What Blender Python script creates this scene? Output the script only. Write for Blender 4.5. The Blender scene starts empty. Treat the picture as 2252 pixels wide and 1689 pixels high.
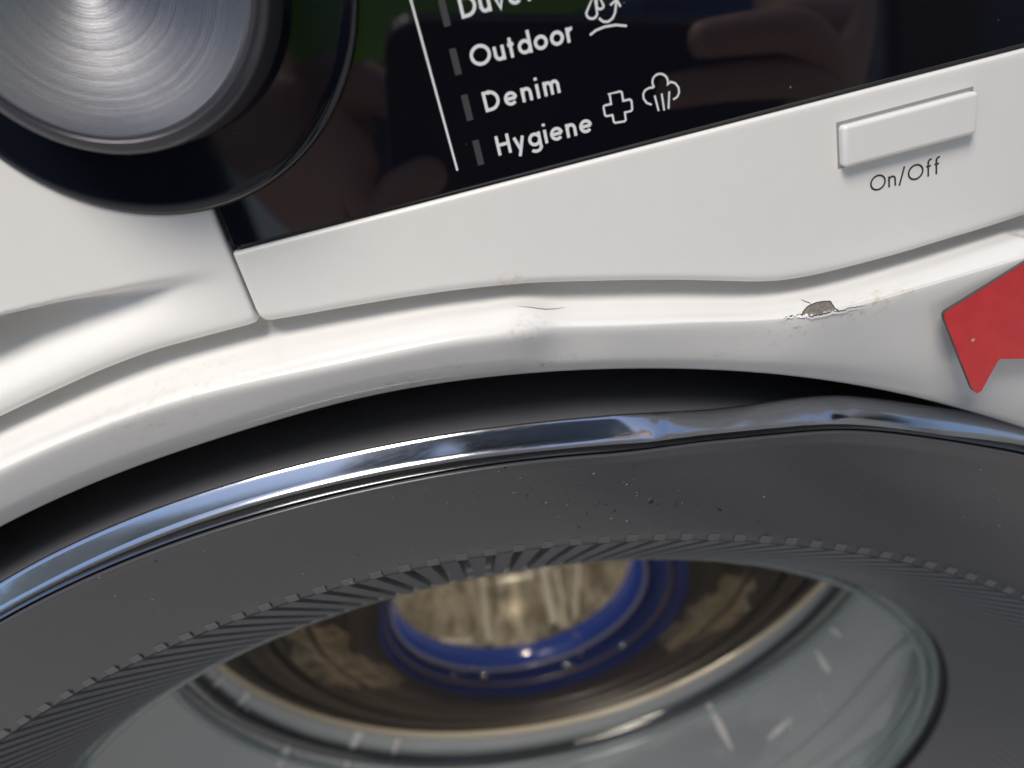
import bpy, bmesh, math, random
import numpy as np
from mathutils import Vector, Matrix
from mathutils.bvhtree import BVHTree

random.seed(4); rng = np.random.default_rng(7)
scene = bpy.context.scene
COL = scene.collection

# ------------------------------------------------------------------ camera frame
PW, PH = 2252.0, 1689.0
FPX = 1534.0 / 2212.0 * PW
CX, CY = PW / 2, PH / 2
ROLL, TILT = math.radians(14.8), math.radians(24.7)
SC = 0.88 / 1000.0            # millimetre in the measuring frame -> metre
CAMZ = 0.78
CAMY = -125 * SC

def basis(a):
    u = np.array([math.cos(ROLL), -math.sin(ROLL), 0.0])
    w = np.array([math.sin(ROLL), math.cos(ROLL), 0.0])
    z = np.array([0.0, 0.0, 1.0])
    return u, math.cos(a) * w + math.sin(a) * z, math.cos(a) * z - math.sin(a) * w

U, D, N = basis(TILT)
def W(x, z, d):               # millimetres in the machine frame -> world
    return Vector((x * SC, CAMY + d * SC, CAMZ + z * SC))
def plane(p, d):              # photograph measurement on the plane at depth d -> x, z in mm
    p = np.atleast_2d(np.array(p, float))
    r = np.c_[(p[:, 0] - CX) / FPX, (p[:, 1] - CY) / FPX, np.ones(len(p))]
    t = d / (r @ N)
    q = r * t[:, None]
    return np.c_[q @ U, -(q @ D)]

cam_d = bpy.data.cameras.new('camera'); cam = bpy.data.objects.new('camera', cam_d); COL.objects.link(cam)
cam_d.sensor_width = 36; cam_d.lens = 36 * FPX / PW
cam_d.clip_start = 0.002; cam_d.clip_end = 500
# camera axes expressed in world axes (X = U, Y = N, Z = -D)
M = Matrix(((U[0], -U[1], -U[2]), (N[0], -N[1], -N[2]), (-D[0], D[1], D[2]))).to_4x4()
CAM = Vector((0, CAMY, CAMZ)); M.translation = CAM
cam.matrix_world = M
cam_d.dof.use_dof = True; cam_d.dof.focus_distance = 0.118; cam_d.dof.aperture_fstop = 12.0
scene.camera = cam

# ------------------------------------------------------------------ sky, sun, exposure
world = bpy.data.worlds.new('World'); scene.world = world; world.use_nodes = True
SUN_EL, SUN_AZ = math.radians(58), math.radians(198)   # azimuth clockwise from +Y
wn = world.node_tree.nodes; wl = world.node_tree.links
sky = wn.new('ShaderNodeTexSky'); sky.sky_type = 'NISHITA'; sky.sun_disc = False
sky.sun_elevation = SUN_EL; sky.sun_rotation = SUN_AZ
sky.air_density = 1.0; sky.dust_density = 1.0; sky.ozone_density = 2.5
bg = wn['Background']; bg.inputs['Strength'].default_value = 0.085
wl.new(sky.outputs['Color'], bg.inputs['Color'])
sun_d = bpy.data.lights.new('sun', 'SUN'); sun_d.energy = 1.7; sun_d.angle = math.radians(26); sun_d.color = (1.0, 0.92, 0.80)
sun = bpy.data.objects.new('sun', sun_d); COL.objects.link(sun)
sdir = Vector((math.sin(SUN_AZ) * math.cos(SUN_EL), math.cos(SUN_AZ) * math.cos(SUN_EL), math.sin(SUN_EL)))
sun.rotation_euler = (-sdir).to_track_quat('-Z', 'Y').to_euler()
scene.view_settings.view_transform = 'Standard'; scene.view_settings.look = 'None'
scene.view_settings.exposure = 0.96; scene.view_settings.gamma = 1
scene.cycles.max_bounces = 10; scene.cycles.glossy_bounces = 6; scene.cycles.transparent_max_bounces = 12

# ------------------------------------------------------------------ helpers
def empty(name, loc=(0, 0, 0), label=None, cat=None, group=None):
    o = bpy.data.objects.new(name, None); COL.objects.link(o); o.location = loc
    o.empty_display_size = 0.02
    return tag(o, label, cat, group)
def tag(o, label=None, cat=None, group=None, kind=None):
    for k, v in (('label', label), ('category', cat), ('group', group), ('kind', kind)):
        if v: o[k] = v
    return o
def link(name, me, mat, parent=None, smooth=True):
    o = bpy.data.objects.new(name, me); COL.objects.link(o)
    if mat: me.materials.append(mat)
    if smooth == 'bevel':          # flat big faces, smooth rounded edges
        big = max(p.area for p in me.polygons) * 0.02
        for p in me.polygons: p.use_smooth = p.area < big
    elif smooth: me.polygons.foreach_set('use_smooth', [True] * len(me.polygons))
    if parent:
        o.parent = parent
        o.matrix_parent_inverse = parent.matrix_basis.inverted()   # every parent's own matrix is its world matrix here
    return o
def mesh(name, verts, faces, mat, parent=None, smooth=True):
    me = bpy.data.meshes.new(name)
    me.from_pydata([tuple(v) for v in verts], [], faces); me.update()
    return link(name, me, mat, parent, smooth)
def grid_faces(nr, nc, close=False, flip=False):
    f = []
    for i in range(nr - 1):
        for j in range(nc if close else nc - 1):
            k = (j + 1) % nc
            q = (i * nc + j, i * nc + k, (i + 1) * nc + k, (i + 1) * nc + j)
            f.append(q[::-1] if flip else q)
    return f
def grid(name, rows, mat, parent=None, close=False, flip=False, smooth=True):
    nr, nc = len(rows), len(rows[0])
    return mesh(name, [v for r in rows for v in r], grid_faces(nr, nc, close, flip), mat, parent, smooth)
def lathe(name, x, z, prof, mat, parent=None, n=192, flip=False):
    rows = [[W(x + R * math.sin(2 * math.pi * k / n), z + R * math.cos(2 * math.pi * k / n), d) for k in range(n)] for R, d in prof]
    return grid(name, rows, mat, parent, close=True, flip=flip)
def crom(vals, sub):          # Catmull-Rom through the rows of an array
    v = [np.asarray(a, float) for a in vals]; v = [2 * v[0] - v[1]] + v + [2 * v[-1] - v[-2]]
    out = []
    for i in range(1, len(v) - 2):
        for k in range(sub):
            t = k / sub
            out.append(0.5 * (2 * v[i] + (v[i + 1] - v[i - 1]) * t + (2 * v[i - 1] - 5 * v[i] + 4 * v[i + 1] - v[i + 2]) * t * t
                              + (3 * v[i] - v[i - 1] - 3 * v[i + 1] + v[i + 2]) * t ** 3))
    out.append(v[-2]); return out
def smooth_var(xs, ys, sig):  # gaussian smoothing, sigma an array in units of xs
    out = np.empty_like(ys)
    for i, x in enumerate(xs):
        w = np.exp(-0.5 * ((xs - x) / sig[i]) ** 2); A = w.sum(); mx = (w * xs).sum() / A; my = (w * ys).sum() / A
        b = (w * (xs - mx) * (ys - my)).sum() / max((w * (xs - mx) ** 2).sum(), 1e-9)
        out[i] = my + b * (x - mx)
    return out
def pchip(x, y, xs):
    x = np.asarray(x, float); y = np.asarray(y, float); h = np.diff(x); s = np.diff(y) / h
    m = np.empty_like(y); m[0] = s[0]; m[-1] = s[-1]
    for i in range(1, len(x) - 1):
        if s[i - 1] * s[i] <= 0: m[i] = 0
        else:
            w1 = 2 * h[i] + h[i - 1]; w2 = h[i] + 2 * h[i - 1]; m[i] = (w1 + w2) / (w1 / s[i - 1] + w2 / s[i])
    xs = np.clip(xs, x[0], x[-1]); i = np.clip(np.searchsorted(x, xs) - 1, 0, len(x) - 2); t = (xs - x[i]) / h[i]
    return ((1 + 2 * t) * (1 - t) ** 2 * y[i] + t * (1 - t) ** 2 * h[i] * m[i] + t * t * (3 - 2 * t) * y[i + 1] + t * t * (t - 1) * h[i] * m[i + 1])

# ------------------------------------------------------------------ materials
def mat(name, base, rough=0.4, metal=0.0, coat=0.0, aniso=0.0, ior=1.5, alpha=1.0, spec=0.5):
    m = bpy.data.materials.new(name); m.use_nodes = True
    b = m.node_tree.nodes['Principled BSDF']
    b.inputs['Base Color'].default_value = (*base, 1); b.inputs['Roughness'].default_value = rough
    b.inputs['Metallic'].default_value = metal; b.inputs['Coat Weight'].default_value = coat
    b.inputs['Coat Roughness'].default_value = 0.04
    b.inputs['Anisotropic'].default_value = aniso; b.inputs['IOR'].default_value = ior; b.inputs['Alpha'].default_value = alpha
    b.inputs['Specular IOR Level'].default_value = spec
    return m
class NT:
    def __init__(s, m): s.t = m.node_tree; s.b = s.t.nodes['Principled BSDF']
    def n(s, ty, **kw):
        o = s.t.nodes.new(ty)
        for k, v in kw.items():
            if k in o.inputs: o.inputs[k].default_value = v
            else: setattr(o, k, v)
        return o
    def l(s, a, b): s.t.links.new(a, b)
    def pos(s, scale=1.0):
        g = s.n('ShaderNodeNewGeometry'); v = s.n('ShaderNodeVectorMath', operation='SCALE'); v.inputs['Scale'].default_value = scale
        s.l(g.outputs['Position'], v.inputs[0]); return v.outputs[0]
    def noise(s, scale, detail=3, rough=0.5, vec=None):
        o = s.n('ShaderNodeTexNoise'); o.inputs['Scale'].default_value = scale; o.inputs['Detail'].default_value = detail; o.inputs['Roughness'].default_value = rough
        s.l(vec if vec is not None else s.pos(), o.inputs['Vector']); return o.outputs['Fac']
    def ramp(s, fac, lo, hi, a=0.0, b=1.0):
        o = s.n('ShaderNodeMapRange'); o.interpolation_type = 'SMOOTHSTEP'
        for k, v in (('From Min', lo), ('From Max', hi), ('To Min', a), ('To Max', b)): o.inputs[k].default_value = v
        s.l(fac, o.inputs['Value']); return o.outputs['Result']
    def math(s, op, a, b=None):
        o = s.n('ShaderNodeMath', operation=op)
        for i, v in enumerate((a, b)):
            if v is None: continue
            if isinstance(v, (int, float)): o.inputs[i].default_value = v
            else: s.l(v, o.inputs[i])
        return o.outputs[0]
    def mix(s, fac, a, b):
        o = s.n('ShaderNodeMix', data_type='RGBA')
        s.l(fac, o.inputs[0]) if not isinstance(fac, float) else setattr(o.inputs[0], 'default_value', fac)
        for i, v in ((6, a), (7, b)):
            if isinstance(v, tuple): o.inputs[i].default_value = (*v, 1)
            else: s.l(v, o.inputs[i])
        return o.outputs[2]
    def bump(s, h, strength=0.2, dist=0.0005):
        o = s.n('ShaderNodeBump'); o.inputs['Strength'].default_value = strength; o.inputs['Distance'].default_value = dist
        s.l(h, o.inputs['Height']); s.l(o.outputs['Normal'], s.b.inputs['Normal']); return o
    def near(s, p, r, squash=(1, 1, 1), rot=0.0):   # 1 near a point of the object, falling to 0 at radius r
        mp = s.n('ShaderNodeMapping', vector_type='TEXTURE'); g = s.n('ShaderNodeNewGeometry')
        mp.inputs['Location'].default_value = p; mp.inputs['Rotation'].default_value = (0, rot, 0); mp.inputs['Scale'].default_value = squash
        s.l(g.outputs['Position'], mp.inputs['Vector'])
        ln = s.n('ShaderNodeVectorMath', operation='LENGTH'); s.l(mp.outputs[0], ln.inputs[0])
        return s.ramp(ln.outputs['Value'], r, r * 0.2)

WHITE = (0.76, 0.755, 0.74)
def white_mat(name, rough, stains=(), coat=0.0, peel=0.012):
    m = mat(name, WHITE, rough, coat=coat); t = NT(m)
    fine = t.noise(240, 4); col = t.mix(t.ramp(fine, 0.3, 0.8), (0.775, 0.768, 0.748), (0.765, 0.756, 0.735))
    # sparse grime specks
    sp = t.ramp(t.noise(900, 2), 0.77, 0.82); big = t.ramp(t.noise(60, 2), 0.5, 0.62)
    col = t.mix(t.math('MULTIPLY', t.math('MULTIPLY', sp, big), 0.5), col, (0.30, 0.25, 0.19))
    for p, r, sq, rot, dens, c in stains:
        k = t.near(p, r, sq, rot); g = t.ramp(t.noise(650, 6, 0.7), 0.58 - dens, 0.78 - dens * 0.6)
        col = t.mix(t.math('MULTIPLY', t.math('MULTIPLY', k, g), 0.8 if r < 0.008 else 0.45), col, c)
    t.l(col, t.b.inputs['Base Color'])
    rr = t.ramp(t.noise(90, 4), 0.3, 0.75, rough * 0.95, rough * 1.1); t.l(rr, t.b.inputs['Roughness'])
    t.bump(t.noise(700, 2), peel, 0.0003)
    return m

m_panel = white_mat('white_plastic', 0.36)
m_black_gloss = mat('black_gloss_glass', (0.004, 0.004, 0.006), 0.025, ior=1.8)
t = NT(m_black_gloss)
dust = t.math('MULTIPLY', t.ramp(t.noise(1300, 1), 0.80, 0.83), t.ramp(t.noise(150, 2), 0.5, 0.6))
t.l(t.mix(dust, (0.004, 0.004, 0.007), (0.35, 0.35, 0.36)), t.b.inputs['Base Color'])
t.l(t.ramp(t.noise(45, 4), 0.4, 0.7, 0.015, 0.06), t.b.inputs['Roughness'])
m_ring_black = mat('black_ring_plastic', (0.006, 0.006, 0.010), 0.07, ior=1.5); t = NT(m_ring_black)
t.l(t.mix(t.ramp(t.noise(1100, 1), 0.80, 0.83), (0.005, 0.006, 0.011), (0.22, 0.22, 0.24)), t.b.inputs['Base Color'])
m_print = mat('white_print', (0.72, 0.74, 0.76), 0.5)
m_print_dark = mat('dark_grey_print', (0.035, 0.03, 0.045), 0.5)
m_led = mat('unlit_indicator', (0.055, 0.055, 0.06), 0.35)
m_gap = mat('dark_gap', (0.02, 0.02, 0.022), 0.6)
m_chrome = mat('chrome_plated', (0.50, 0.52, 0.55), 0.07, metal=1.0); t = NT(m_chrome)
vs = t.n('ShaderNodeMapping'); vs.inputs['Scale'].default_value = (60, 400, 400); vs.inputs['Rotation'].default_value = (0, 0.2, 0)
g = t.n('ShaderNodeNewGeometry'); t.l(g.outputs['Position'], vs.inputs['Vector'])
scr = t.noise(6, 5, 0.7, vs.outputs[0])
t.l(t.ramp(scr, 0.42, 0.75, 0.11, 0.17), t.b.inputs['Roughness'])
m_chrome_dark = mat('black_chrome_edge', (0.10, 0.10, 0.105), 0.10, metal=0.9)
def satin(name, base, rough):
    m = mat(name, base, rough); t = NT(m)
    n1 = t.ramp(t.noise(2600, 2), 0.3, 0.7); sp = t.ramp(t.noise(1000, 1), 0.80, 0.82); dk = t.ramp(t.noise(500, 1), 0.76, 0.79)
    c = t.mix(n1, tuple(v * 0.95 for v in base), tuple(v * 1.05 for v in base))
    c = t.mix(t.math('MULTIPLY', dk, t.ramp(t.noise(25, 1), 0.5, 0.6)), c, (0.008, 0.008, 0.009)); c = t.mix(t.math('MULTIPLY', sp, 0.6), c, (0.4, 0.4, 0.38))
    t.l(c, t.b.inputs['Base Color']); t.bump(t.noise(5000, 2), 0.06, 0.0001)
    t.l(t.ramp(t.noise(30, 4), 0.3, 0.7, rough * 0.9, rough * 1.15), t.b.inputs['Roughness'])
    return m
m_satin = satin('dark_grey_satin_plastic', (0.058, 0.058, 0.062), 0.23)
m_wall_satin = satin('black_satin_plastic', (0.085, 0.085, 0.093), 0.36)
m_rib = satin('ribbed_grey_plastic', (0.155, 0.157, 0.165), 0.34)
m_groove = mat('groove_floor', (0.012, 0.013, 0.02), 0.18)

# ------------------------------------------------------------------ digitised outlines (photograph measurements)
px_panel = [(0,919),(122,862),(244,809),(366,766.5),(488,734),(557,716),(640,701.5),(732,685),(900,657),(1025,640),(1148,628),(1310,622),(1420,620),(1514,620),(1600,622),(1690,623),(1759,616),(1860,593.6),(1962,567),(2084,530.5),(2186,500),(2252,478)]
px_ridge = [(0,994),(163,927),(325,862),(488,809),(651,772.6),(814,740),(903,715.6),(1066,694),(1130,681),(1160,678),(1229,689),(1310,689),(1392,687),(1500,684),(1600,683),(1718,677),(1759,667),(1840,655),(1962,618),(2084,581),(2252,524)]
px_bright = [(0,1041),(163,968),(325,907),(529,854),(700,820),(814,797),(944,766),(1080,748),(1148,741),(1229,727),(1392,722),(1555,714),(1690,712),(1760,706),(1840,690),(1962,658),(2084,625),(2252,580)]
px_collar = [(0,1155),(203,1059.5),(407,986),(610,925),(700,891),(814,868),(903,849),(1107,823.5),(1310,810),(1455,808),(1600,812),(1759,825.5),(1962,858),(2166,911),(2252,936)]
px_chO = [(0,1282.5),(203,1170),(407,1094),(610,1033),(814,984),(903,968),(1107,937),(1217,924),(1300,916),(1352,911),(1446,906),(1555,900),(1677,885),(1759,873),(1832,868),(1901,872),(2044,890.6),(2166,909),(2252,925)]
px_mid = [(0,1345),(203,1240),(407,1151),(610,1092),(814,1041),(903,1025),(1107,996),(1230,982),(1310,973),(1352,970),(1446,965),(1596,953),(1718,941),(1820,931),(1901,932),(2044,947.6),(2252,974)]
px_chI = [(0,1374),(203,1268),(407,1189),(610,1128),(814,1077),(903,1059.5),(1107,1025),(1250,1010),(1380,1000),(1446,991),(1515,980),(1637,968),(1759,956),(1873,949),(2003,962),(2125,980),(2252,1002.5)]
X0, Z0 = -44.0, -327.0        # door axis

def polar(px, d, th, sig, dvar=None):
    q = plane(px, 1.0)
    dd = np.full(len(px), d, float) if dvar is None else np.array([dvar(p[0]) for p in px])
    q = q * dd[:, None]
    a = np.degrees(np.arctan2(q[:, 0] - X0, q[:, 1] - Z0)); R = np.hypot(q[:, 0] - X0, q[:, 1] - Z0)
    o = np.argsort(a); a, R, dd = a[o], R[o], dd[o]
    f = lambda x: pchip(a, R, x)
    lin = np.linspace(a[0], a[-1], 700); Rl = f(lin)
    s = np.array([sig(x) for x in lin]); Rs = smooth_var(lin, Rl, s)
    Rm = 0.5 * (Rs[0] + min(Rs[-1], Rs[0] * 1.04))
    # outside the measured arc the outline runs on round the door
    ang = np.r_[a[-1] - 360, lin, a[0] + 360]; RR = np.r_[Rs[-1], Rs, Rs[0]]
    aa = np.r_[a[-1] - 360, (a[0] + a[-1]) / 2 - 180, lin, (a[0] + a[-1]) / 2 + 180, a[0] + 360]
    RR = np.r_[Rs[-1], Rm, Rs, Rm, Rs[0]]
    dl = smooth_var(lin, pchip(a, dd, lin), np.full(len(lin), 0.5))
    return np.interp(th, aa, RR), np.interp(th, np.r_[-400, lin, 400], np.r_[dl[0], dl, dl[-1]])
vis = np.linspace(-20, 42, 620)
rest = np.linspace(42, 340, 130)[1:-1]
TH = np.r_[vis, rest]
def th_wrap(t): return np.where(t > 180, t - 360, t)
THW = th_wrap(TH)
sinT, cosT = np.sin(np.radians(TH)), np.cos(np.radians(TH))
def ring_pts(R, d): return [W(X0 + r * s, Z0 + r * c, k) for r, s, c, k in zip(R, sinT, cosT, np.broadcast_to(d, R.shape))]

# ================================================================== WASHING MACHINE
wm = empty('washing_machine', W(X0, 0, 400) * 1.0, 'white front loading washing machine with a dented door surround and a bent chrome door trim', 'washing machine')
wm.location.z = 0

# ---- enamelled front: recess, bulging ridge (dented), slope into the door opening
lo = lambda v: (lambda x: v)
def dent(x):                  # mm pushed in along the bashed stretch of the ridge
    return float(pchip([1090, 1150, 1235, 1450, 1640, 1790, 1920], [0, 0.5, 3.0, 2.5, 3.0, 1.0, 0], np.array([x]))[0])
sigS = lambda a: float(np.interp(a, [5, 8.5, 11, 17, 26, 32], [1.7, 0.42, 0.42, 0.8, 0.8, 1.7]))
Rp, dp = polar(px_panel, 131.0, THW, lambda a: 0.9)
Rr, dr = polar(px_ridge, 123, THW, sigS, lambda x: 122.5 + 0.5 * dent(x))
Rb, db = polar(px_bright, 117, THW, lambda a: max(1.0, sigS(a) * 1.0), lambda x: 117.5 + dent(x))
Rc, dc = polar(px_collar, 124.5, THW, lambda a: 2.5)
lim = 312.0
rows = []
keys = [(Rp + 14, dp + 3), (Rp + 2, dp + 0.5), (Rp * 0.5 + Rr * 0.5, dp * 0.5 + dr * 0.5 + 1.0), (Rr, dr), (Rr * 0.55 + Rb * 0.45, dr * 0.30 + db * 0.70 - 0.4), (Rb, db),
        (Rb * 0.62 + Rc * 0.38, db * 0.70 + dc * 0.30 - 0.2), (Rb * 0.25 + Rc * 0.75, db * 0.33 + dc * 0.67 - 0.4), (Rc, dc)]
rk = crom([k[0] for k in keys], 7); dk = crom([k[1] for k in keys], 7)
rows = [ring_pts(np.minimum(Rp + 40, lim + 6), dp + 3)]
rows += [ring_pts(np.minimum(r, lim + 6 - i * 0.3), d) for i, (r, d) in enumerate(zip(rk, dk))]
for dR, dD in ((-0.5, 0.6), (-0.7, 1.6), (-0.4, 4), (0.5, 12), (1, 30)): rows.append(ring_pts(np.minimum(Rc, lim) + dR, dc + dD))
m_body = None
def build_body(material):
    return grid('front_panel', rows, material, wm, close=True, flip=False)
body = build_body(None)
bvh = BVHTree.FromPolygons([v.co for v in body.data.vertices], [tuple(p.vertices) for p in body.data.polygons])
def pixdir(x, y):
    c = Vector(((x - CX) / FPX, -(y - CY) / FPX, -1.0)).normalized(); return (M.to_3x3() @ c).normalized()
def on_body(x, y):
    loc, nor, i, dist = bvh.ray_cast(CAM, pixdir(x, y))
    if loc is None: return None, None
    if nor.dot(loc - CAM) > 0: nor = -nor
    return loc, nor
def bp(x, y): return tuple(on_body(x, y)[0])
YEL = (0.48, 0.38, 0.20); BRN = (0.36, 0.29, 0.20)
stains = [(bp(1165, 718), 0.0045, (1.6, 1, 0.7), -0.25, 0.10, YEL), (bp(420, 857), 0.011, (2.2, 1, 0.7), -0.30, 0.06, (0.56, 0.50, 0.38)), (bp(310, 897), 0.010, (1.8, 1, 0.9), -0.35, 0.07, (0.60, 0.54, 0.42)),
          (bp(1955, 657), 0.004, (2.4, 1, 0.8), -0.4, 0.13, (0.60, 0.54, 0.36)), (bp(1800, 705), 0.007, (3, 1, 0.6), -0.15, 0.05, BRN), (bp(880, 845), 0.006, (3.2, 1, 0.5), -0.2, 0.09, (0.44, 0.38, 0.28)),
          (bp(1200, 797), 0.004, (2.2, 1, 0.5), 0.0, 0.06, (0.45, 0.40, 0.33)), (bp(1560, 780), 0.005, (2, 1, 0.5), 0.0, 0.03, (0.45, 0.42, 0.38))]
m_body = white_mat('white_enamel', 0.22, stains, coat=0.6, peel=0.008)
body.data.materials.append(m_body)

# cabinet shell behind it
def rbox(name, x0, x1, z0, z1, d0, d1, material, parent, r=1.0, seg=3):
    bm = bmesh.new()
    vs = [bm.verts.new(W(x, z, d)) for x in (x0, x1) for z in (z0, z1) for d in (d0, d1)]
    for f in ((0, 1, 3, 2), (4, 6, 7, 5), (0, 4, 5, 1), (2, 3, 7, 6), (0, 2, 6, 4), (1, 5, 7, 3)): bm.faces.new([vs[i] for i in f])
    bmesh.ops.recalc_face_normals(bm, faces=bm.faces)
    bmesh.ops.bevel(bm, geom=bm.edges[:], offset=r * SC, segments=seg, affect='EDGES', profile=0.5)
    me = bpy.data.meshes.new(name); bm.to_mesh(me); bm.free(); return link(name, me, material, parent, smooth='bevel')
zg = -CAMZ / SC
XL, XR = X0 - 341, X0 + 341
ZT = 74.0
m_side = white_mat('white_painted_steel', 0.35)
# side, top, back, base sheets and the front corners round the door surround
rbox('side_sheet', XL, XL + 1.2, zg + 14, ZT, 146, 790, m_side, wm, 0.4, 2)
rbox('side_sheet', XR - 1.2, XR, zg + 14, ZT, 146, 790, m_side, wm, 0.4, 2)
rbox('top_sheet', XL + 1.4, XR - 1.4, ZT - 14, ZT + 10, 122, 792, m_side, wm, 2.0, 3)
rbox('back_sheet', XL + 1.4, XR - 1.4, zg + 14, ZT - 15, 788, 790, m_side, wm, 0.4, 2)
n = 160; rows2 = [[], []]
for k in range(n):
    a = 2 * math.pi * k / n; s, c = math.sin(a), math.cos(a)
    hi = (ZT - 15 - Z0) if c > 0 else (Z0 - zg - 14)
    R = min((341 - 1.4) / max(abs(s), 1e-6), hi / max(abs(c), 1e-6))
    rows2[0].append(W(X0 + R * s, Z0 + R * c, 147.5)); rows2[1].append(W(X0 + 305 * s, Z0 + 305 * c, 147.5))
grid('front_sheet', rows2, m_side, wm, close=True, smooth=False)
for sx in (XL + 50, XR - 50):
    for dd in (200, 740): lathe('foot', 0, 0, [(0, 0)], None, None, 3) if False else rbox('foot', sx - 20, sx + 20, zg + 0.5, zg + 14, dd - 20, dd + 20, m_gap, wm, 3)

# ---- control panel: right-hand white fascia
q_low = plane(px_panel, 125.0); o = np.argsort(q_low[:, 0]); q_low = q_low[o]
_lx = np.linspace(q_low[0, 0], q_low[-1, 0], 400)
_ly = smooth_var(_lx, pchip(q_low[:, 0], q_low[:, 1], _lx), np.full(400, 1.6))
def low_z(x):
    x = np.asarray(x, float); xs, ys = _lx, _ly
    z = np.interp(x, xs, ys); sl = (ys[0] - ys[20]) / (xs[0] - xs[20]); z = np.where(x < xs[0], np.maximum(ys[0] + sl * (x - xs[0]) - 0.0016 * (x - xs[0]) ** 2, -105), z)
    sr = (ys[-1] - ys[-15]) / (xs[-1] - xs[-15]); dx = np.maximum(x - xs[-1], 0); return z + np.where(x > xs[-1], sr * 40 * (1 - np.exp(-dx / 40)), 0)
top_l = plane([(512, 557), (1221, 373.5), (2252, 108)], 125.0)
def top_z(x): return np.polyval(np.polyfit(top_l[:, 0], top_l[:, 1], 1), x)
seam = plane([(474, 470), (512, 557), (566, 712)], 125.0)
XS = float(seam[1:, 0].mean())
def fascia(name, x0, x1, ztop, zbot, depth, r0, r1, material, corner0=2.0, corner1=2.0, nx=260, nt=40, rt=0.7, rb=1.6):
    # grid in x and t with rounded rims turned back into the machine
    xs = np.r_[x0 + r0 * (1 - np.cos(np.linspace(0, np.pi / 2, 6))), np.linspace(x0 + r0 + 0.15, x1 - r1 - 0.15, nx), x1 - r1 * (1 - np.cos(np.linspace(np.pi / 2, 0, 6)))]
    e = np.zeros(len(xs))
    e[:6] = r0 * (1 - np.sin(np.linspace(0, np.pi / 2, 6))); e[-6:] = r1 * (1 - np.sin(np.linspace(np.pi / 2, 0, 6)))
    xs = np.r_[xs[0], xs, xs[-1]]; e = np.r_[e[0] + 6, e, e[-1] + 6]
    zt = ztop(xs); zb = zbot(xs).copy()
    a = np.clip(corner0 - (xs - x0), 0, corner0); zb += corner0 - np.sqrt(np.maximum(corner0 ** 2 - a ** 2, 0))
    a = np.clip(corner1 - (x1 - xs), 0, corner1); zb += corner1 - np.sqrt(np.maximum(corner1 ** 2 - a ** 2, 0))
    rows = [[W(x, z, depth + 7 + k) for x, z, k in zip(xs, zt, e)]]
    A = np.linspace(0, np.pi / 2, 5)
    for al in A: rows.append([W(x, z - rt * (1 - math.cos(al)), depth + rt * (1 - math.sin(al)) + k + DEP(x, z)) for x, z, k in zip(xs, zt, e)])
    for t in np.linspace(0, 1, nt)[1:-1]:
        z = (zt - rt) * (1 - t) + (zb + rb) * t
        rows.append([W(x, y, depth + k + DEP(x, y)) for x, y, k in zip(xs, z, e)])
    for al in A[::-1]: rows.append([W(x, z + rb * (1 - math.cos(al)), depth + rb * (1 - math.sin(al)) + k + DEP(x, z + rb)) for x, z, k in zip(xs, zb, e)])
    rows.append([W(x, z + 0.3, depth + 22 + k) for x, z, k in zip(xs, zb, e)])
    return grid(name, rows, material, wm)
DEP = lambda x, z: 0.0
m_fascia = white_mat('white_fascia_plastic', 0.36, [(tuple(W(*plane([(1124, 620)], 125)[0], 125)), 0.0028, (1.3, 1, 0.8), 0, 0.12, (0.50, 0.42, 0.26))])
control = fascia('control_panel', XS + 0.25, XR, top_z, low_z, 125.0, 0.7, 2.0, m_fascia, corner0=1.6)
# ---- detergent drawer front with its scooped grip
cre = plane([(0, 699), (122, 667), (244, 640), (366, 610), (488, 579)], 125.0)
def DEP(x, z):
    zc = np.interp(x, np.r_[cre[0, 0] - 300, cre[:, 0]], np.r_[cre[0, 1] - 40, cre[:, 1]])
    zb = float(low_z(np.array([x]))[0])
    A = float(np.interp(x, [cre[0, 0] - 80, cre[0, 0], cre[1, 0], cre[2, 0], cre[3, 0], cre[4, 0]], [14, 9.0, 6.2, 3.8, 1.5, 0.0]))
    u = (zc - z) / max(zc - zb, 1)
    if u <= -0.02 or u >= 1: return 0.0
    soft = float(np.interp(x, [cre[0, 0], cre[4, 0]], [0.05, 0.30]))
    k = min(1, max(0, (u + 0.02) / soft)); k = k * k * (3 - 2 * k)
    v = min(1, max(0, (u - soft * 0.7) / (0.85 - soft * 0.7))); v = 1 - v * v * (3 - 2 * v)
    return A * k * v
drawer = fascia('detergent_drawer', XL, XS - 0.25, lambda x: np.full_like(np.asarray(x, float), ZT - 15), low_z, 125.0, 2.0, 0.6, m_panel, corner1=1.4, nx=240, nt=150)
DEP = lambda x, z: 0.0

# ---- black glass display with its print
disp = empty('display_panel', W(XS + 100, 20, 126)); disp.parent = wm; disp.matrix_parent_inverse = wm.matrix_basis.inverted()
zt0 = top_z(np.array([XS + 0.3, XR - 1]))
bm = bmesh.new()
dpts = [(XS + 0.3, zt0[0] + 0.15), (XR - 1, zt0[1] + 0.15), (XR - 1, ZT - 15.5), (XS + 0.3, ZT - 15.5)]
f_ = [bm.verts.new(W(x, z, 125.7)) for x, z in dpts]; b_ = [bm.verts.new(W(x, z, 129)) for x, z in dpts]
bm.faces.new(f_); bm.faces.new(b_[::-1])
for i in range(4): bm.faces.new([f_[i], b_[i], b_[(i + 1) % 4], f_[(i + 1) % 4]])
bmesh.ops.recalc_face_normals(bm, faces=bm.faces); bmesh.ops.bevel(bm, geom=bm.edges[:], offset=0.7 * SC, segments=4, affect='EDGES')
me = bpy.data.meshes.new('display_glass'); bm.to_mesh(me); bm.free(); link('display_glass', me, m_black_gloss, disp, smooth='bevel')

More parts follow.
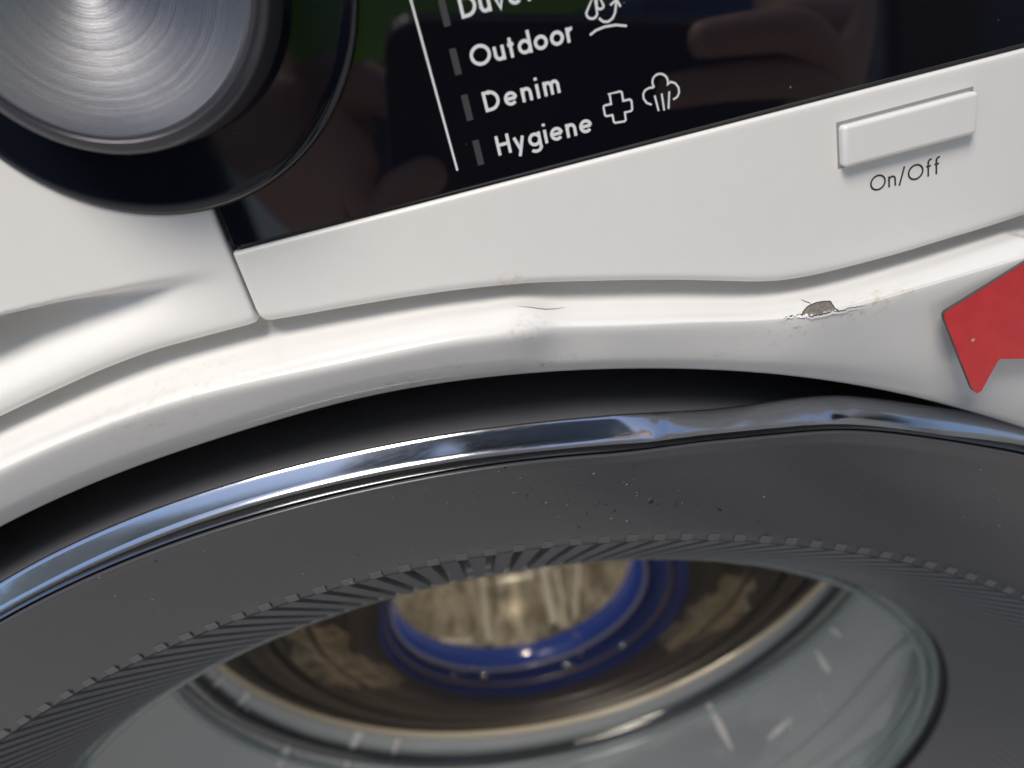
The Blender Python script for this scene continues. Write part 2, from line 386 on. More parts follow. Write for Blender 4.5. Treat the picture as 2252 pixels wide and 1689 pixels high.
# stroke lettering
def arc(cx, cy, rx, ry, a0, a1, n=14): return [(cx + rx * math.cos(math.radians(a0 + (a1 - a0) * i / n)), cy + ry * math.sin(math.radians(a0 + (a1 - a0) * i / n))) for i in range(n + 1)]
XH = 0.70
def glyph(ch, w):
    h = w / 2; X = XH - h; B = h; r = (X - B) / 2; c = (X + B) / 2; T = 1 - h
    if ch == 'O': return [arc(0.46, 0.5, 0.46, 0.5 - h, 0, 360, 30)], 0.92
    if ch == 'D': return [[(0.0, B), (0.0, T), (0.24, T)] + arc(0.24, 0.5, 0.44, 0.5 - h, 90, -90, 16) + [(0.0, B)]], 0.68
    if ch == 'H': return [[(0, 0), (0, 1)], [(0.58, 0), (0.58, 1)], [(0, 0.52), (0.58, 0.52)]], 0.58
    if ch == 'u': return [[(0, XH), (0, B + 0.21)] + arc(0.205, B + 0.21, 0.205, 0.21, 180, 360) + [(0.41, XH)], [(0.41, B + 0.25), (0.41, 0)]], 0.41
    if ch == 'n': return [[(0, 0), (0, XH)], [(0, X - 0.21)] + arc(0.20, X - 0.21, 0.20, 0.21, 180, 0) + [(0.40, 0)]], 0.40
    if ch == 'm': return [[(0, 0), (0, XH)], [(0, X - 0.19)] + arc(0.175, X - 0.19, 0.175, 0.19, 180, 0) + [(0.35, 0)], [(0.35, X - 0.19)] + arc(0.525, X - 0.19, 0.175, 0.19, 180, 0) + [(0.70, 0)]], 0.70
    if ch == 'r': return [[(0, 0), (0, XH)], [(0, X - 0.24)] + arc(0.22, X - 0.24, 0.22, 0.24, 180, 78)], 0.25
    if ch == 't': return [[(0.12, 0.93), (0.12, 0)], [(-0.03, X), (0.29, X)]], 0.26
    if ch == 'd': return [arc(r * 1.02, c, r * 1.02, r, 0, 360, 24), [(2.04 * r, 0), (2.04 * r, 1.06)]], 2.04 * r
    if ch == 'o': return [arc(r * 1.03, c, r * 1.03, r, 0, 360, 24)], 2.06 * r
    if ch == 'e': return [arc(r, c, r, r, -42, -360 + 0, 22)[::-1] if False else arc(r, c, r, r, 0, 318, 22), [(0.02, c), (2 * r, c)]], 2 * r
    if ch == 'y': return [[(0, XH), (0.235, 0.03)], [(0.47, XH), (0.13, -0.30)]], 0.47
    if ch == 'g': return [arc(r, c, r, r, 0, 360, 24), [(2 * r, XH), (2 * r, -0.06)] + arc(r, -0.06, r, 0.20, 0, -150, 12)], 2 * r
    if ch == 'i': return [[(0, 0), (0, XH)], [(0, 0.93 - w * 0.30), (0, 0.93 + w * 0.55)]], 0.0
    if ch == 'v': return [[(0, XH), (0.23, 0.02), (0.46, XH)]], 0.46
    if ch == 'f': return [[(0.10, 0), (0.10, 0.85)] + arc(0.27, 0.85, 0.17, 0.19, 180, 70, 8), [(-0.03, X), (0.28, X)]], 0.27
    if ch == '/': return [[(0, -0.08), (0.36, 1.06)]], 0.36
def stroke_poly(pts, w, closed=False):
    # ribbon outline quads along a polyline with mitred joints
    p = np.array(pts, float); n = len(p); L, R = [], []
    if np.allclose(p[0], p[-1]): closed = True
    for i in range(n):
        a = p[i - 1] if i > 0 else (p[-2] if closed else None); b = p[i + 1] if i < n - 1 else (p[1] if closed else None)
        t1 = (p[i] - a) if a is not None else (b - p[i]); t2 = (b - p[i]) if b is not None else t1
        t1 = t1 / (np.hypot(*t1) + 1e-12); t2 = t2 / (np.hypot(*t2) + 1e-12)
        n1 = np.array([-t1[1], t1[0]]); n2 = np.array([-t2[1], t2[0]]); m = n1 + n2; m = m / (np.hypot(*m) + 1e-12)
        k = min(1 / max(m @ n1, 0.5), 1.5) * w / 2
        L.append(p[i] + m * k); R.append(p[i] - m * k)
    return L, R
def print_strokes(name, strokes, w, depth, material, parent):
    vs, fs = [], []
    for li, s in enumerate(strokes):
        L, R = stroke_poly(s, w); b = len(vs); dd = depth - 0.002 * li
        for l, r in zip(L, R): vs += [W(*l, dd), W(*r, dd)]
        for i in range(len(L) - 1): fs.append((b + 2 * i, b + 2 * i + 1, b + 2 * i + 3, b + 2 * i + 2))
    return mesh(name, vs, fs, material, parent, smooth=False)
def word(text, start, end, cap, wt, depth, material, parent, name='lettering'):
    # start / end: photograph points on the baseline at the left and right of the word; cap: cap height in mm
    a = plane([start], depth)[0]; b = plane([end], depth)[0]; width = np.hypot(*(b - a)); dirv = (b - a) / width; up = np.array([-dirv[1], dirv[0]])
    gl = [glyph(ch, wt) for ch in text]; sw = sum(g[1] for g in gl)
    gap = (width / cap - sw) / max(len(text) - 1, 1) if len(text) > 1 else 0
    x = 0; out = []
    for st, adv in gl:
        for s in st: out.append([tuple(a + dirv * (x + px) * cap + up * py * cap) for px, py in s])
        x += adv + gap
    return print_strokes(name, out, wt * cap, depth, material, parent)
def Z2(l, x0, y0): k = 900 / 2212; return [(x0 + a * k, y0 + b * k) for a, b in l]
PD = 125.64
def mm(p1, p2): return float(np.hypot(*(plane([p1], PD)[0] - plane([p2], PD)[0])))
zb = lambda a, b: Z2([(a, b)], 700, 0)[0]
capH = mm(zb(960, 737), zb(985, 840))
ws = []
ws.append(word('Hygiene', zb(983, 840), zb(1478, 712), capH, 0.165, PD, m_print, disp))
ws.append(word('Denim', zb(915, 606), zb(1303, 502), capH, 0.165, PD, m_print, disp))
ws.append(word('Outdoor', zb(842, 366), zb(1382, 224), capH * 1.0, 0.165, PD, m_print, disp))
ws.append(word('Duvet', zb(786, 100), zb(1157, 0), capH, 0.165, PD, m_print, disp))
LW = 0.10 * capH
def P2(l, x0=700, y0=0): return [tuple(v) for v in plane(Z2(l, x0, y0), PD)]
# medical cross outline
print_strokes('cross_icon', [P2([(1575, 512), (1570, 508), (1632, 494), (1641, 500), (1648, 545), (1684, 537), (1693, 545), (1697, 592), (1690, 600), (1657, 608), (1662, 648), (1655, 656), (1604, 664), (1597, 657), (1590, 622), (1558, 628), (1549, 621), (1542, 578), (1548, 570), (1583, 562), (1575, 512)])], LW * 1.05, PD, m_print, disp)
# steam cloud
def arcpx(cx, cy, r, a0, a1, sy=1.0, n=16): return [(cx + r * math.cos(math.radians(a0 + (a1 - a0) * i / n)), cy - r * sy * math.sin(math.radians(a0 + (a1 - a0) * i / n))) for i in range(n + 1)]
cloud = [(1802, 566), (1775, 556), (1759, 534), (1756, 508), (1768, 486), (1792, 474), (1808, 474)] + arcpx(1848, 443, 42, 215, -20, 1.05) + [(1905, 442), (1930, 450), (1948, 474), (1950, 502), (1940, 524), (1918, 538)]
print_strokes('steam_icon', [P2(cloud), P2([(1818, 516), (1840, 600)]), P2([(1856, 506), (1870, 597)]), P2([(1897, 494), (1893, 588)])], LW * 1.0, PD, m_print, disp)
# drops with turning arrow over a curved line
drop = [(1490, -30)] + arcpx(1478, 72, 29, 170, 370, 1.0) + [(1490, -30)]
drop2 = [(1505, -45)] + arcpx(1523, 30, 19, 200, 360, 1.0) + [(1505, -45)]
print_strokes('drops_icon', [P2(drop), P2(drop2), P2([(1517, 98), (1540, 117), (1565, 118), (1590, 100), (1604, 70), (1611, 10)]), P2([(1578, 28), (1612, -2), (1634, 36)]), P2([(1468, 190), (1500, 164), (1550, 144), (1610, 135), (1668, 140)])], LW * 1.1, PD, m_print, disp)
# rule line and indicator dashes
ln = plane([zb(492, -30), zb(752, 922)], PD); xm = ln[:, 0]
print_strokes('rule_line', [[tuple(ln[1]), tuple(ln[1] + (ln[0] - ln[1]) * 2.2)]], mm(zb(600, 400), zb(612, 397)), PD, m_print, disp)
for a, b in (((652, -5), (697, 143)), ((712, 262), (757, 405)), ((775, 512), (820, 652)), ((837, 757), (878, 892))):
    p1 = plane([zb(a[0] + 14, a[1])], PD)[0]; p2 = plane([zb(b[0] - 0, b[1])], PD)[0]; xc = (p1[0] + p2[0]) / 2; hw = 0.55
    bm = bmesh.new(); bv = [bm.verts.new(W(xc + sx * hw, z, PD - 0.02 * k)) for k in (0, 1) for sx, z in ((-1, p2[1]), (1, p2[1]), (1, p1[1]), (-1, p1[1]))]
    for f in ((7, 6, 5, 4), (0, 1, 5, 4), (1, 2, 6, 5), (2, 3, 7, 6), (3, 0, 4, 7)): bm.faces.new([bv[i] for i in f])
    bmesh.ops.recalc_face_normals(bm, faces=bm.faces)
    me = bpy.data.meshes.new('indicator'); bm.to_mesh(me); bm.free(); link('indicator', me, m_led, disp, smooth=False)

# ---- on/off button
zc_ = lambda a, b: Z2([(a, b)], 1352, 0)[0]
bq = plane([zc_(1228, 684), zc_(1962, 488), zc_(1952, 716), zc_(1240, 912)], 123.6)
bx0, bx1 = float(bq[[0, 3], 0].mean()), float(bq[[1, 2], 0].mean()); bz0, bz1 = float(bq[[2, 3], 1].mean()), float(bq[[0, 1], 1].mean())
rbox('button_gap', bx0 - 0.35, bx1 + 0.2, bz0 - 0.25, bz1 + 0.62, 124.93, 126.5, mat('button_gap_grey', (0.28, 0.28, 0.29), 0.6), wm, 0.05, 1)
m_button = white_mat('white_button_plastic', 0.24, coat=0.3)
btn = rbox('power_button', bx0, bx1, bz0, bz1, 123.1, 128, m_button, wm, 0.75, 6)
word('On/Off', zc_(1386, 1040), zc_(1752, 938), mm(zc_(1415, 952), zc_(1420, 1036)) * 1.0, 0.115, 124.96, m_print_dark, control, 'lettering')

# ---- programme dial
KX, KZ = -40.5, 22.0
lathe('dial_surround', KX, KZ, [(0.5, 123.7), (20, 123.7), (31.8, 123.7), (32.9, 123.78), (33.6, 124.0), (34.1, 124.45), (34.35, 125.0), (34.4, 128)], m_ring_black, wm)
m_skirt = mat('smoked_chrome', (0.055, 0.055, 0.065), 0.24, metal=0.3)
dial = lathe('dial', KX, KZ, [(21.45, 112.6), (21.6, 112.35), (21.9, 112.3), (23.0, 113.1), (23.35, 113.6), (23.5, 114.4), (23.5, 123.9)], m_skirt, wm)
m_spun = mat('spun_aluminium', (0.42, 0.43, 0.46), 0.25, metal=1.0, aniso=0.9); t = NT(m_spun)
kc = W(KX, KZ, 112.5)
gp = t.n('ShaderNodeNewGeometry'); sb = t.n('ShaderNodeVectorMath', operation='SUBTRACT'); sb.inputs[1].default_value = kc
t.l(gp.outputs['Position'], sb.inputs[0]); ml = t.n('ShaderNodeVectorMath', operation='MULTIPLY'); ml.inputs[1].default_value = (1, 0, 1); t.l(sb.outputs[0], ml.inputs[0])
le = t.n('ShaderNodeVectorMath', operation='LENGTH'); t.l(ml.outputs[0], le.inputs[0])
nrm = t.n('ShaderNodeVectorMath', operation='NORMALIZE'); t.l(ml.outputs[0], nrm.inputs[0])
cr = t.n('ShaderNodeVectorMath', operation='CROSS_PRODUCT'); cr.inputs[1].default_value = (0, 1, 0); t.l(nrm.outputs[0], cr.inputs[0])
t.l(cr.outputs[0], t.b.inputs['Tangent'])
wv = t.math('SINE', t.math('MULTIPLY', le.outputs['Value'], 2 * math.pi / (0.42 * SC)))
jit = t.noise(1, 2, 0.5, None)
rn = t.n('ShaderNodeTexNoise', noise_dimensions='1D'); rn.inputs['Scale'].default_value = 6500; rn.inputs['Detail'].default_value = 2; t.l(le.outputs['Value'], rn.inputs['W'])
t.l(t.mix(t.ramp(t.math('ADD', t.math('MULTIPLY', wv, 0.16), rn.outputs['Fac']), 0.3, 0.7), (0.15, 0.157, 0.18), (0.28, 0.285, 0.30)), t.b.inputs['Base Color'])
t.bump(wv, 0.55, 0.000056)
lathe('dial_cap', KX, KZ, [(0.01, 112.45), (4, 112.45), (12, 112.46), (20.6, 112.48), (21.2, 112.5), (21.42, 112.62)], m_spun, dial, flip=True)

# ================================================================== DOOR
door = empty('door', W(X0, Z0, 130)); door.parent = wm; door.matrix_parent_inverse = wm.matrix_basis.inverted()
s_d = lambda a: float(np.interp(a, [7, 13], [4.0, 0.38]))
RO, _ = polar(px_chO, 128, THW, s_d); mid_d = lambda x: float(np.interp(x, [0, 700, 1330, 1480, 1830, 2252], [125.2, 125.2, 124.8, 122.6, 122.3, 123.6]))
RM, dm = polar(px_mid, 120.5, THW, s_d, mid_d); RI, _ = polar(px_chI, 118, THW, lambda a: float(np.interp(a, [7, 13], [4.0, 1.1])))
dm = smooth_var(np.arange(len(dm), dtype=float), dm, np.full(len(dm), 8.0))
RI2, _ = polar(px_chI, 118.6, THW, lambda a: float(np.interp(a, [7, 13], [4.0, 1.0])))
# outer wall of the door
RW, _ = polar([(x, y) for x, y in px_chO if x < 1250], 128, THW, lambda a: 5.0)
grid('door_rim', [ring_pts(RW + 2.5 - 0, 175), ring_pts(RW + 2.2, 150), ring_pts(RW + 1.6, 140), ring_pts(RW + 0.6, 132), ring_pts(np.minimum(RW, RO) - 0.3, 127.6), ring_pts(np.minimum(RW, RO) - 3, 126.5)], m_wall_satin, door, close=True)
# chrome trim: a rounded back edge, the broad band, a rounded nose and the dark front return
NO = np.zeros_like(RO)
def th_of(x, k): 
    yo = np.interp(x, *zip(*px_chO)); ym = np.interp(x, *zip(*px_mid)); q = plane([(x, yo * (1 - k) + ym * k)], 127.7 * (1 - k) + mid_d(x) * k)[0] * 1.0
    return math.degrees(math.atan2(q[0] - X0, q[1] - Z0))
def crease(k):                # buckles of the bent trim: (x at back edge, x at nose, width in degrees, depth mm)
    out = np.zeros_like(RO)
    for xa, xb, w, h in ((1352, 1340, 0.5, -0.10), (1462, 1436, 0.45, 0.34), (1490, 1452, 0.35, -0.22), (1668, 1590, 0.5, 0.20), (1700, 1640, 0.9, -0.16), (1812, 1836, 0.55, 0.30), (1850, 1870, 0.7, -0.22), (1760, 1800, 0.35, 0.12), (1930, 2010, 1.4, 0.10)):
        h = h * 1.1; w = w * 0.8; c = th_of(xa * (1 - k) + xb * k + 9 * math.sin(k * 9 + xa), k); u = np.abs(THW - c) / w; out += h * np.exp(-u ** 1.3)
    return out
trim = [(RO - 0.9, 128.7 + NO), (RO - 0.3, 128.5 + NO), (RO, 127.9 + NO)]
for k in (0.06, 0.2, 0.4, 0.6, 0.8, 0.92): trim.append((RO * (1 - k) + RM * k + 0.10 * math.sin(math.pi * k), 127.7 * (1 - k) + dm * k - crease(k) * math.sin(math.pi * min(max(k, 0.15), 0.85)) ** 0.6))
trim += [(RM, dm - 0.3), (RM - 0.25, dm - 0.8)]
grid('chrome_trim', [ring_pts(R, d) for R, d in trim], m_chrome, door, close=True)
lipg = [(RM - 0.3, dm - 0.78), (RM * 0.5 + RI * 0.5, dm * 0.45 + 118.6 * 0.55), (RI + 0.55, 118.5 + NO), (RI + 0.35, 118.9 + NO), (RI + 0.3, 121 + NO)]
grid('trim_return', [ring_pts(R, d) for R, d in lipg], m_chrome_dark, door, close=True)
# inner cone of the door
RT = 234.0
cone = [(RI + 0.05, 121 + NO), (RI, 118.7 + NO), (RI - 0.12, 118.25 + NO), (RI - 0.5, 118.1 + NO)]
for k in (0.1, 0.25, 0.4, 0.55, 0.7, 0.85): cone.append((RI * (1 - k) + RT * k, 118.2 * (1 - k) + 124 * k - 0.5 * math.sin(math.pi * k) + NO))
cone += [(RT + 0.5 + NO, 123.9 + NO), (RT - 0.5 + NO, 124.6 + NO), (RT - 1.4 + NO, 126.5 + NO)]
cone_o = grid('door_cone', [ring_pts(R, d) for R, d in cone], m_satin, door, close=True)

# tilted glass rim
A2 = math.radians(40); U2, D2, N2 = basis(A2)
def Q(c, R, dd, th):          # point of a ring in the tilted glass frame -> (x, z, d)
    p = (c[0] + R * math.sin(th)) * dd * U2 - (c[1] + R * math.cos(th)) * dd * D2 + dd * N2
    return float(p @ U), float(-(p @ D)), float(p @ N)
RIMC, RIMR = (-0.3747, -2.9836), 1.5997
def QR(k, e, th):             # concentric ring in the glass frame: radius factor k, e mm deeper
    dd = dd0 + e; return Q((RIMC[0] * dd0 / dd, RIMC[1] * dd0 / dd), RIMR * k * dd0 / dd, dd, th)
dd0 = 152.0 / Q(RIMC, RIMR, 1.0, 0.0)[2]
NR = 240
m_cap = satin('groove_cap_plastic', (0.09, 0.09, 0.095), 0.38)
fl_rows = [[], [], []]
for i in range(NR):
    th = 2 * math.pi * (i + 0.45) / NR; s, c = math.sin(th), math.cos(th)
    t0 = np.array([X0 + (RT - 0.3) * s, Z0 + (RT - 0.3) * c, 124.6]); t1 = np.array(Q(RIMC, RIMR * 1.008, dd0, th))
    ax = t1 - t0; L = np.linalg.norm(ax); ax = ax / L
    tg = np.array([c, -s, 0.0]); nn = np.cross(ax, tg); nn = nn / np.linalg.norm(nn)
    if nn[2] > 0: nn = -nn           # towards the viewer
    w0, w1, h = 2.05, 1.55, 2.0
    pts = []
    for k, ww in ((0.0, w0), (0.03, w0), (0.94, w1), (1.0, w1)):
        o = t0 + ax * L * k
        hh = h if 0 < k < 1 else h * 0.6
        for sx, up in ((-1, -hh), (-0.90, 0), (0.90, 0), (1, -hh)): pts.append(W(*(o + tg * ww * sx + nn * up)))
    fs = grid_faces(4, 4) + [(0, 1, 2, 3), (15, 14, 13, 12)]
    mesh('rib', pts, fs, m_rib, door, smooth=False)
    # raised end of the groove between this rib and the next
    th2 = 2 * math.pi * (i + 0.95) / NR; s, c = math.sin(th2), math.cos(th2); tg = np.array([c, -s, 0.0]); rd = np.array([s, c, 0.0])
    o = np.array([X0, Z0, 0]) + rd * (RT + 0.6) + np.array([0, 0, 124.0])
    v = []
    for rr, dd in ((1.9, 0.4), (1.5, -0.75), (-0.1, -0.55), (-0.4, 1.6)):
        for sx in (-1.25, 1.25): v.append(W(*(o + rd * rr + tg * sx + np.array([0, 0, dd]))))
    mesh('groove_end', v, [(0, 1, 3, 2), (2, 3, 5, 4), (4, 5, 7, 6), (0, 2, 4, 6), (1, 7, 5, 3)], m_cap, door, smooth=False)
nfl = 240
for k in range(nfl):
    th = 2 * math.pi * k / nfl; s, c = math.sin(th), math.cos(th)
    a = np.array([X0 + (RT - 0.8) * s, Z0 + (RT - 0.8) * c, 127.0]); b = np.array(QR(1.012, 0.6, th)); b2 = np.array(QR(1.005, 6, th))
    off = np.array([s * 1.2, c * 1.2, 1.4])
    fl_rows[0].append(W(*(a + off * 0.2))); fl_rows[1].append(W(*(b + off))); fl_rows[2].append(W(*b2))
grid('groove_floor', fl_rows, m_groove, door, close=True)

# ---- glass bowl and what lies behind it
m_glass = bpy.data.materials.new('bowl_glass'); m_glass.use_nodes = True
nt = m_glass.node_tree; pb = nt.nodes['Principled BSDF']; out = nt.nodes['Material Output']
pb.inputs['Base Color'].default_value = (0.50, 0.53, 0.53, 1); pb.inputs['Roughness'].default_value = 0.06
tr = nt.nodes.new('ShaderNodeBsdfTransparent'); tr.inputs['Color'].default_value = (0.80, 0.86, 0.86, 1)
mx = nt.nodes.new('ShaderNodeMixShader'); mx.inputs[0].default_value = 0.64
gw = nt.nodes.new('ShaderNodeNewGeometry'); nw = nt.nodes.new('ShaderNodeTexNoise'); nw.inputs['Scale'].default_value = 16; nw.inputs['Detail'].default_value = 1.5; nw.inputs['Distortion'].default_value = 1.2
nt.links.new(gw.outputs['Position'], nw.inputs['Vector']); bw_ = nt.nodes.new('ShaderNodeBump'); bw_.inputs['Strength'].default_value = 0.13; bw_.inputs['Distance'].default_value = 0.012
nt.links.new(nw.outputs['Fac'], bw_.inputs['Height']); nt.links.new(bw_.outputs['Normal'], pb.inputs['Normal'])
pb.inputs['Coat Weight'].default_value = 0.8; pb.inputs['IOR'].default_value = 1.75
nt.links.new(tr.outputs[0], mx.inputs[1]); nt.links.new(pb.outputs[0], mx.inputs[2]); nt.links.new(mx.outputs[0], out.inputs['Surface'])
def glass_variant(name, fac, tint, base):
    m = m_glass.copy(); m.name = name; n2 = m.node_tree.nodes
    n2['Mix Shader'].inputs[0].default_value = fac; n2['Transparent BSDF'].inputs['Color'].default_value = (*tint, 1); n2['Principled BSDF'].inputs['Base Color'].default_value = (*base, 1); return m
m_rimglass = glass_variant('rim_glass', 0.5, (0.88, 0.94, 0.92), (0.42, 0.47, 0.46))
m_endglass = glass_variant('end_glass', 0.06, (0.93, 0.95, 0.94), (0.02, 0.02, 0.02))
SMC, SMR = (-0.0324, -1.3894), 0.8235
BOC, BOR = (-0.0838, -1.5883), 0.3945
BIC, BIR = (-0.1200, -1.4914), 0.298
def ringQ(c, R, dd, n=200): return [np.array(Q(c, R, dd, 2 * math.pi * k / n)) for k in range(n)]
def ringR(k, e, n=200): return [np.array(QR(k, e, 2 * math.pi * j / n)) for j in range(n)]
def lerp_ring(a, b, k): return [p * (1 - k) + q * k for p, q in zip(a, b)]
def tube_along(name, pts, r, material, parent, closed=True, seg=8):
    n = len(pts); rows = []
    P = [Vector(W(*p)) for p in pts]; cen = sum(P, Vector()) / n
    for i in range(n):
        tng = (P[(i + 1) % n] - P[i - 1]).normalized() if closed else (P[min(i + 1, n - 1)] - P[max(i - 1, 0)]).normalized()
        o = (P[i] - cen).normalized(); o = (o - tng * o.dot(tng)).normalized(); q = tng.cross(o)
        rr = r(i / n) if callable(r) else r
        rows.append([P[i] + (o * math.cos(2 * math.pi * j / seg) + q * math.sin(2 * math.pi * j / seg)) * rr * SC for j in range(seg)])
    if closed: rows.append(rows[0])
    return grid(name, rows, material, parent, close=True)
rim = ringR(0.99, 7.5); sm = ringQ(SMC, SMR, dd0 * 1.42)
prof = [0, 0.08, 0.25, 0.5, 0.75, 0.92, 1.0]
bl = []
for k in prof:
    base = lerp_ring(rim, sm, k); cen = np.mean(base, axis=0); bulge = 1 + 0.10 * math.sin(math.pi * k)
    bl.append([cen + (p - cen) * bulge for p in base])
bowl = grid('glass_bowl', [[W(*p) for p in r] for r in bl], m_glass, door, close=True)
tube_along('glass_rim', ringR(1.0, 6), 2.4, m_rimglass, door)
tube_along('glass_rim', ringR(0.975, 6), 1.5, m_rimglass, door)
m_band = glass_variant('shadow_band_glass', 0.85, (0.5, 0.5, 0.5), (0.035, 0.04, 0.04))
tube_along('bowl_step_shade', lerp_ring(rim, sm, 0.90), 3.6, m_band, door)  # dark tube puts the shadow band below the bowl edge into colour
tube_along('bowl_step_shade', lerp_ring(rim, sm, 0.82), 1.2, m_rimglass, door)
for k_, r_ in ((0.05, 1.3), (0.12, 1.0), (0.30, 0.8)): tube_along('bowl_step_shade', lerp_ring(rim, sm, k_), r_, m_rimglass, door)
m_seal = mat('dark_rubber', (0.018, 0.018, 0.019), 0.5)
tube_along('rim_seal', ringR(1.015, 5), 1.2, m_seal, door)
m_edge = mat('bowl_edge', (0.45, 0.40, 0.31), 0.18, coat=0.6)
tube_along('bowl_edge', sm, 1.7, m_edge, door)
# end of the bowl
cen = np.mean(sm, axis=0)
endr = [[W(*(cen + (p - cen) * k + np.array([0, 0, 1]) * 14 * (1 - k * k))) for p in sm] for k in (0.99, 0.8, 0.55, 0.3, 0.05)]
grid('bowl_end', endr, m_endglass, door, close=True)
# door gasket: dark brown folds between bowl edge and drum mouth
m_gasket = mat('brown_rubber', (0.045, 0.036, 0.029), 0.28); t = NT(m_gasket)
m_gasket_grey = mat('grey_rubber', (0.05, 0.055, 0.057), 0.5)
bo = ringQ(BOC, BOR, dd0 * 1.95); bi = ringQ(BIC, BIR, dd0 * 2.0)
sm2 = ringQ(SMC, SMR * 1.0, dd0 * 1.46)
gr = []
for i, k in enumerate(np.linspace(0, 1, 26)):
    b = lerp_ring(sm2, bo, k); cc = np.mean(b, axis=0); w = 1 + 0.012 * math.sin(k * 22)
    gr.append([W(*(cc + (p - cc) * w)) for p in b])
gasket = grid('door_gasket', gr, m_gasket, wm, close=True)
outer = [[W(*(np.mean(rim, axis=0) + (p - np.mean(rim, axis=0)) * 1.12 + np.array([0, 0, 22]))) for p in rim], [W(*(cen + (p - cen) * 1.22 + np.array([0, 0, 12]))) for p in sm], [W(*p) for p in sm2]]
grid('gasket_skirt', outer, m_gasket_grey, wm, close=True)
m_blue = mat('blue_plastic', (0.02, 0.06, 0.36), 0.10, coat=0.8)
cb = np.mean(bi, axis=0)
br = [[W(*p) for p in bo], [W(*p) for p in lerp_ring(bo, bi, 0.25)], [W(*p) for p in lerp_ring(bo, bi, 0.7)], [W(*p) for p in bi], [W(*(cb + (p - cb) * 0.99 + np.array([0, 0, 12]))) for p in bi]]
blue = grid('drum_mouth_ring', br, m_blue, wm, close=True)
tube_along('mouth_trim', lerp_ring(bo, bi, 0.80), 1.5, mat('violet_grey_trim', (0.22, 0.22, 0.34), 0.2, coat=0.5), wm)
tube_along('mouth_trim', lerp_ring(bo, bi, 0.34), 1.0, mat('brown_grey_trim', (0.16, 0.12, 0.11), 0.25, coat=0.5), wm)
for kk, rr2 in ((0.16, 2.2), (0.34, 1.4), (0.55, 2.0), (0.78, 1.2)): tube_along('gasket_fold', lerp_ring(sm2, bo, kk), rr2, m_gasket, wm)
# drum
m_drum = mat('brushed_steel_drum', (0.62, 0.57, 0.48), 0.32, metal=0.45)
dr_rows = [[W(*(cb + (p - cb) * s + np.array([0, 0, dz]))) for p in bi] for s, dz in ((1.0, 13), (1.10, 24), (1.15, 50), (1.13, 78), (1.0, 86), (0.5, 88), (0.02, 88))]
drum = grid('drum', dr_rows, m_drum, wm, close=True)
t = NT(m_drum); mp_ = t.n('ShaderNodeMapping'); mp_.inputs['Scale'].default_value = (1, 0.25, 0.10); t.l(t.pos(), mp_.inputs['Vector'])
t.l(t.mix(t.ramp(t.noise(170, 3, 0.6, mp_.outputs[0]), 0.35, 0.66), (0.30, 0.27, 0.22), (0.80, 0.75, 0.66)), t.b.inputs['Base Color'])

# ================================================================== DAMAGE AND DIRT ON THE FRONT
def lift(p, h): return p[0] + p[1] * h * SC
def patch_on_body(name, px, h, material, parent, rings=3):
    # a fan of rings inside an outline drawn on the enamel, lifted h mm off it
    c = np.mean(px, axis=0); rows = []
    for k in np.linspace(1, 0.02, rings + 1): rows.append([lift(on_body(*(c + (np.array(p) - c) * k)), h) for p in px])
    return grid(name, rows, material, parent, close=True)
def crack(name, px, w, h, material, parent):
    n = len(px); L, R = [], []
    for i, p in enumerate(px):
        a = np.array(px[max(i - 1, 0)]); b = np.array(px[min(i + 1, n - 1)]); t = (b - a) / (np.hypot(*(b - a)) + 1e-9); m = np.array([-t[1], t[0]])
        ww = w[i] if isinstance(w, (list, tuple, np.ndarray)) else w * math.sin(math.pi * min(max((i + 0.3) / (n - 0.4), 0.03), 0.97)) ** 0.7
        L.append(lift(on_body(*(np.array(p) + m * ww / 2)), h)); R.append(lift(on_body(*(np.array(p) - m * ww / 2)), h))
    return grid(name, [L, R], material, parent)
fz = lambda l: [np.array(v) for v in Z2(l, 1352, 500)]
ez = lambda l: [np.array(v) for v in Z2(l, 700, 500)]
def dens(px, step=2.0, jag=0.0):
    out = []
    for a, b in zip(px[:-1], px[1:]):
        m = max(1, int(np.hypot(*(b - a)) / step))
        for k in range(m): out.append(a + (b - a) * k / m + rng.normal(0, jag, 2) * (0 if k == 0 else 1))
    out.append(px[-1]); return out
m_primer = mat('bare_taupe_primer', (0.155, 0.135, 0.108), 0.42); t = NT(m_primer)
t.l(t.mix(t.ramp(t.noise(1800, 4), 0.35, 0.7), (0.125, 0.115, 0.098), (0.20, 0.185, 0.16)), t.b.inputs['Base Color']); t.bump(t.noise(2500, 3), 0.3, 0.0002)
m_crack = mat('crack_shadow', (0.06, 0.05, 0.042), 0.7)
m_lip = mat('torn_paint_edge', (0.80, 0.79, 0.76), 0.4)
chip = fz([(1012, 474), (1022, 452), (1040, 433), (1062, 420), (1092, 408), (1130, 402), (1166, 401), (1174, 416), (1186, 430), (1192, 442), (1210, 452), (1196, 458), (1176, 459), (1158, 466), (1132, 469), (1108, 474), (1084, 477), (1062, 482), (1046, 476), (1028, 480)])
patch_on_body('paint_chip', chip, 0.06, m_primer, body)
top_edge = dens(fz([(1012, 474), (1022, 452), (1040, 433), (1062, 420), (1092, 408), (1130, 402), (1166, 401), (1174, 416), (1190, 440), (1210, 452)]), 2.5, 0.25)
crack('chip_shadow', top_edge, [2.4] * len(top_edge), 0.09, m_crack, body)  # dark ribbon paints the inner shadow along the chip's upper rim
lip = dens(fz([(905, 497), (930, 487), (962, 482), (990, 478), (1016, 480), (1040, 474), (1062, 484), (1090, 478), (1112, 474), (1140, 470), (1170, 458), (1205, 455), (1240, 447), (1275, 437), (1315, 430), (1360, 424)]), 2.0, 0.9)
crack('torn_lip', [p + np.array([0, 1.6]) for p in lip], 4.2, 0.28, m_lip, body)
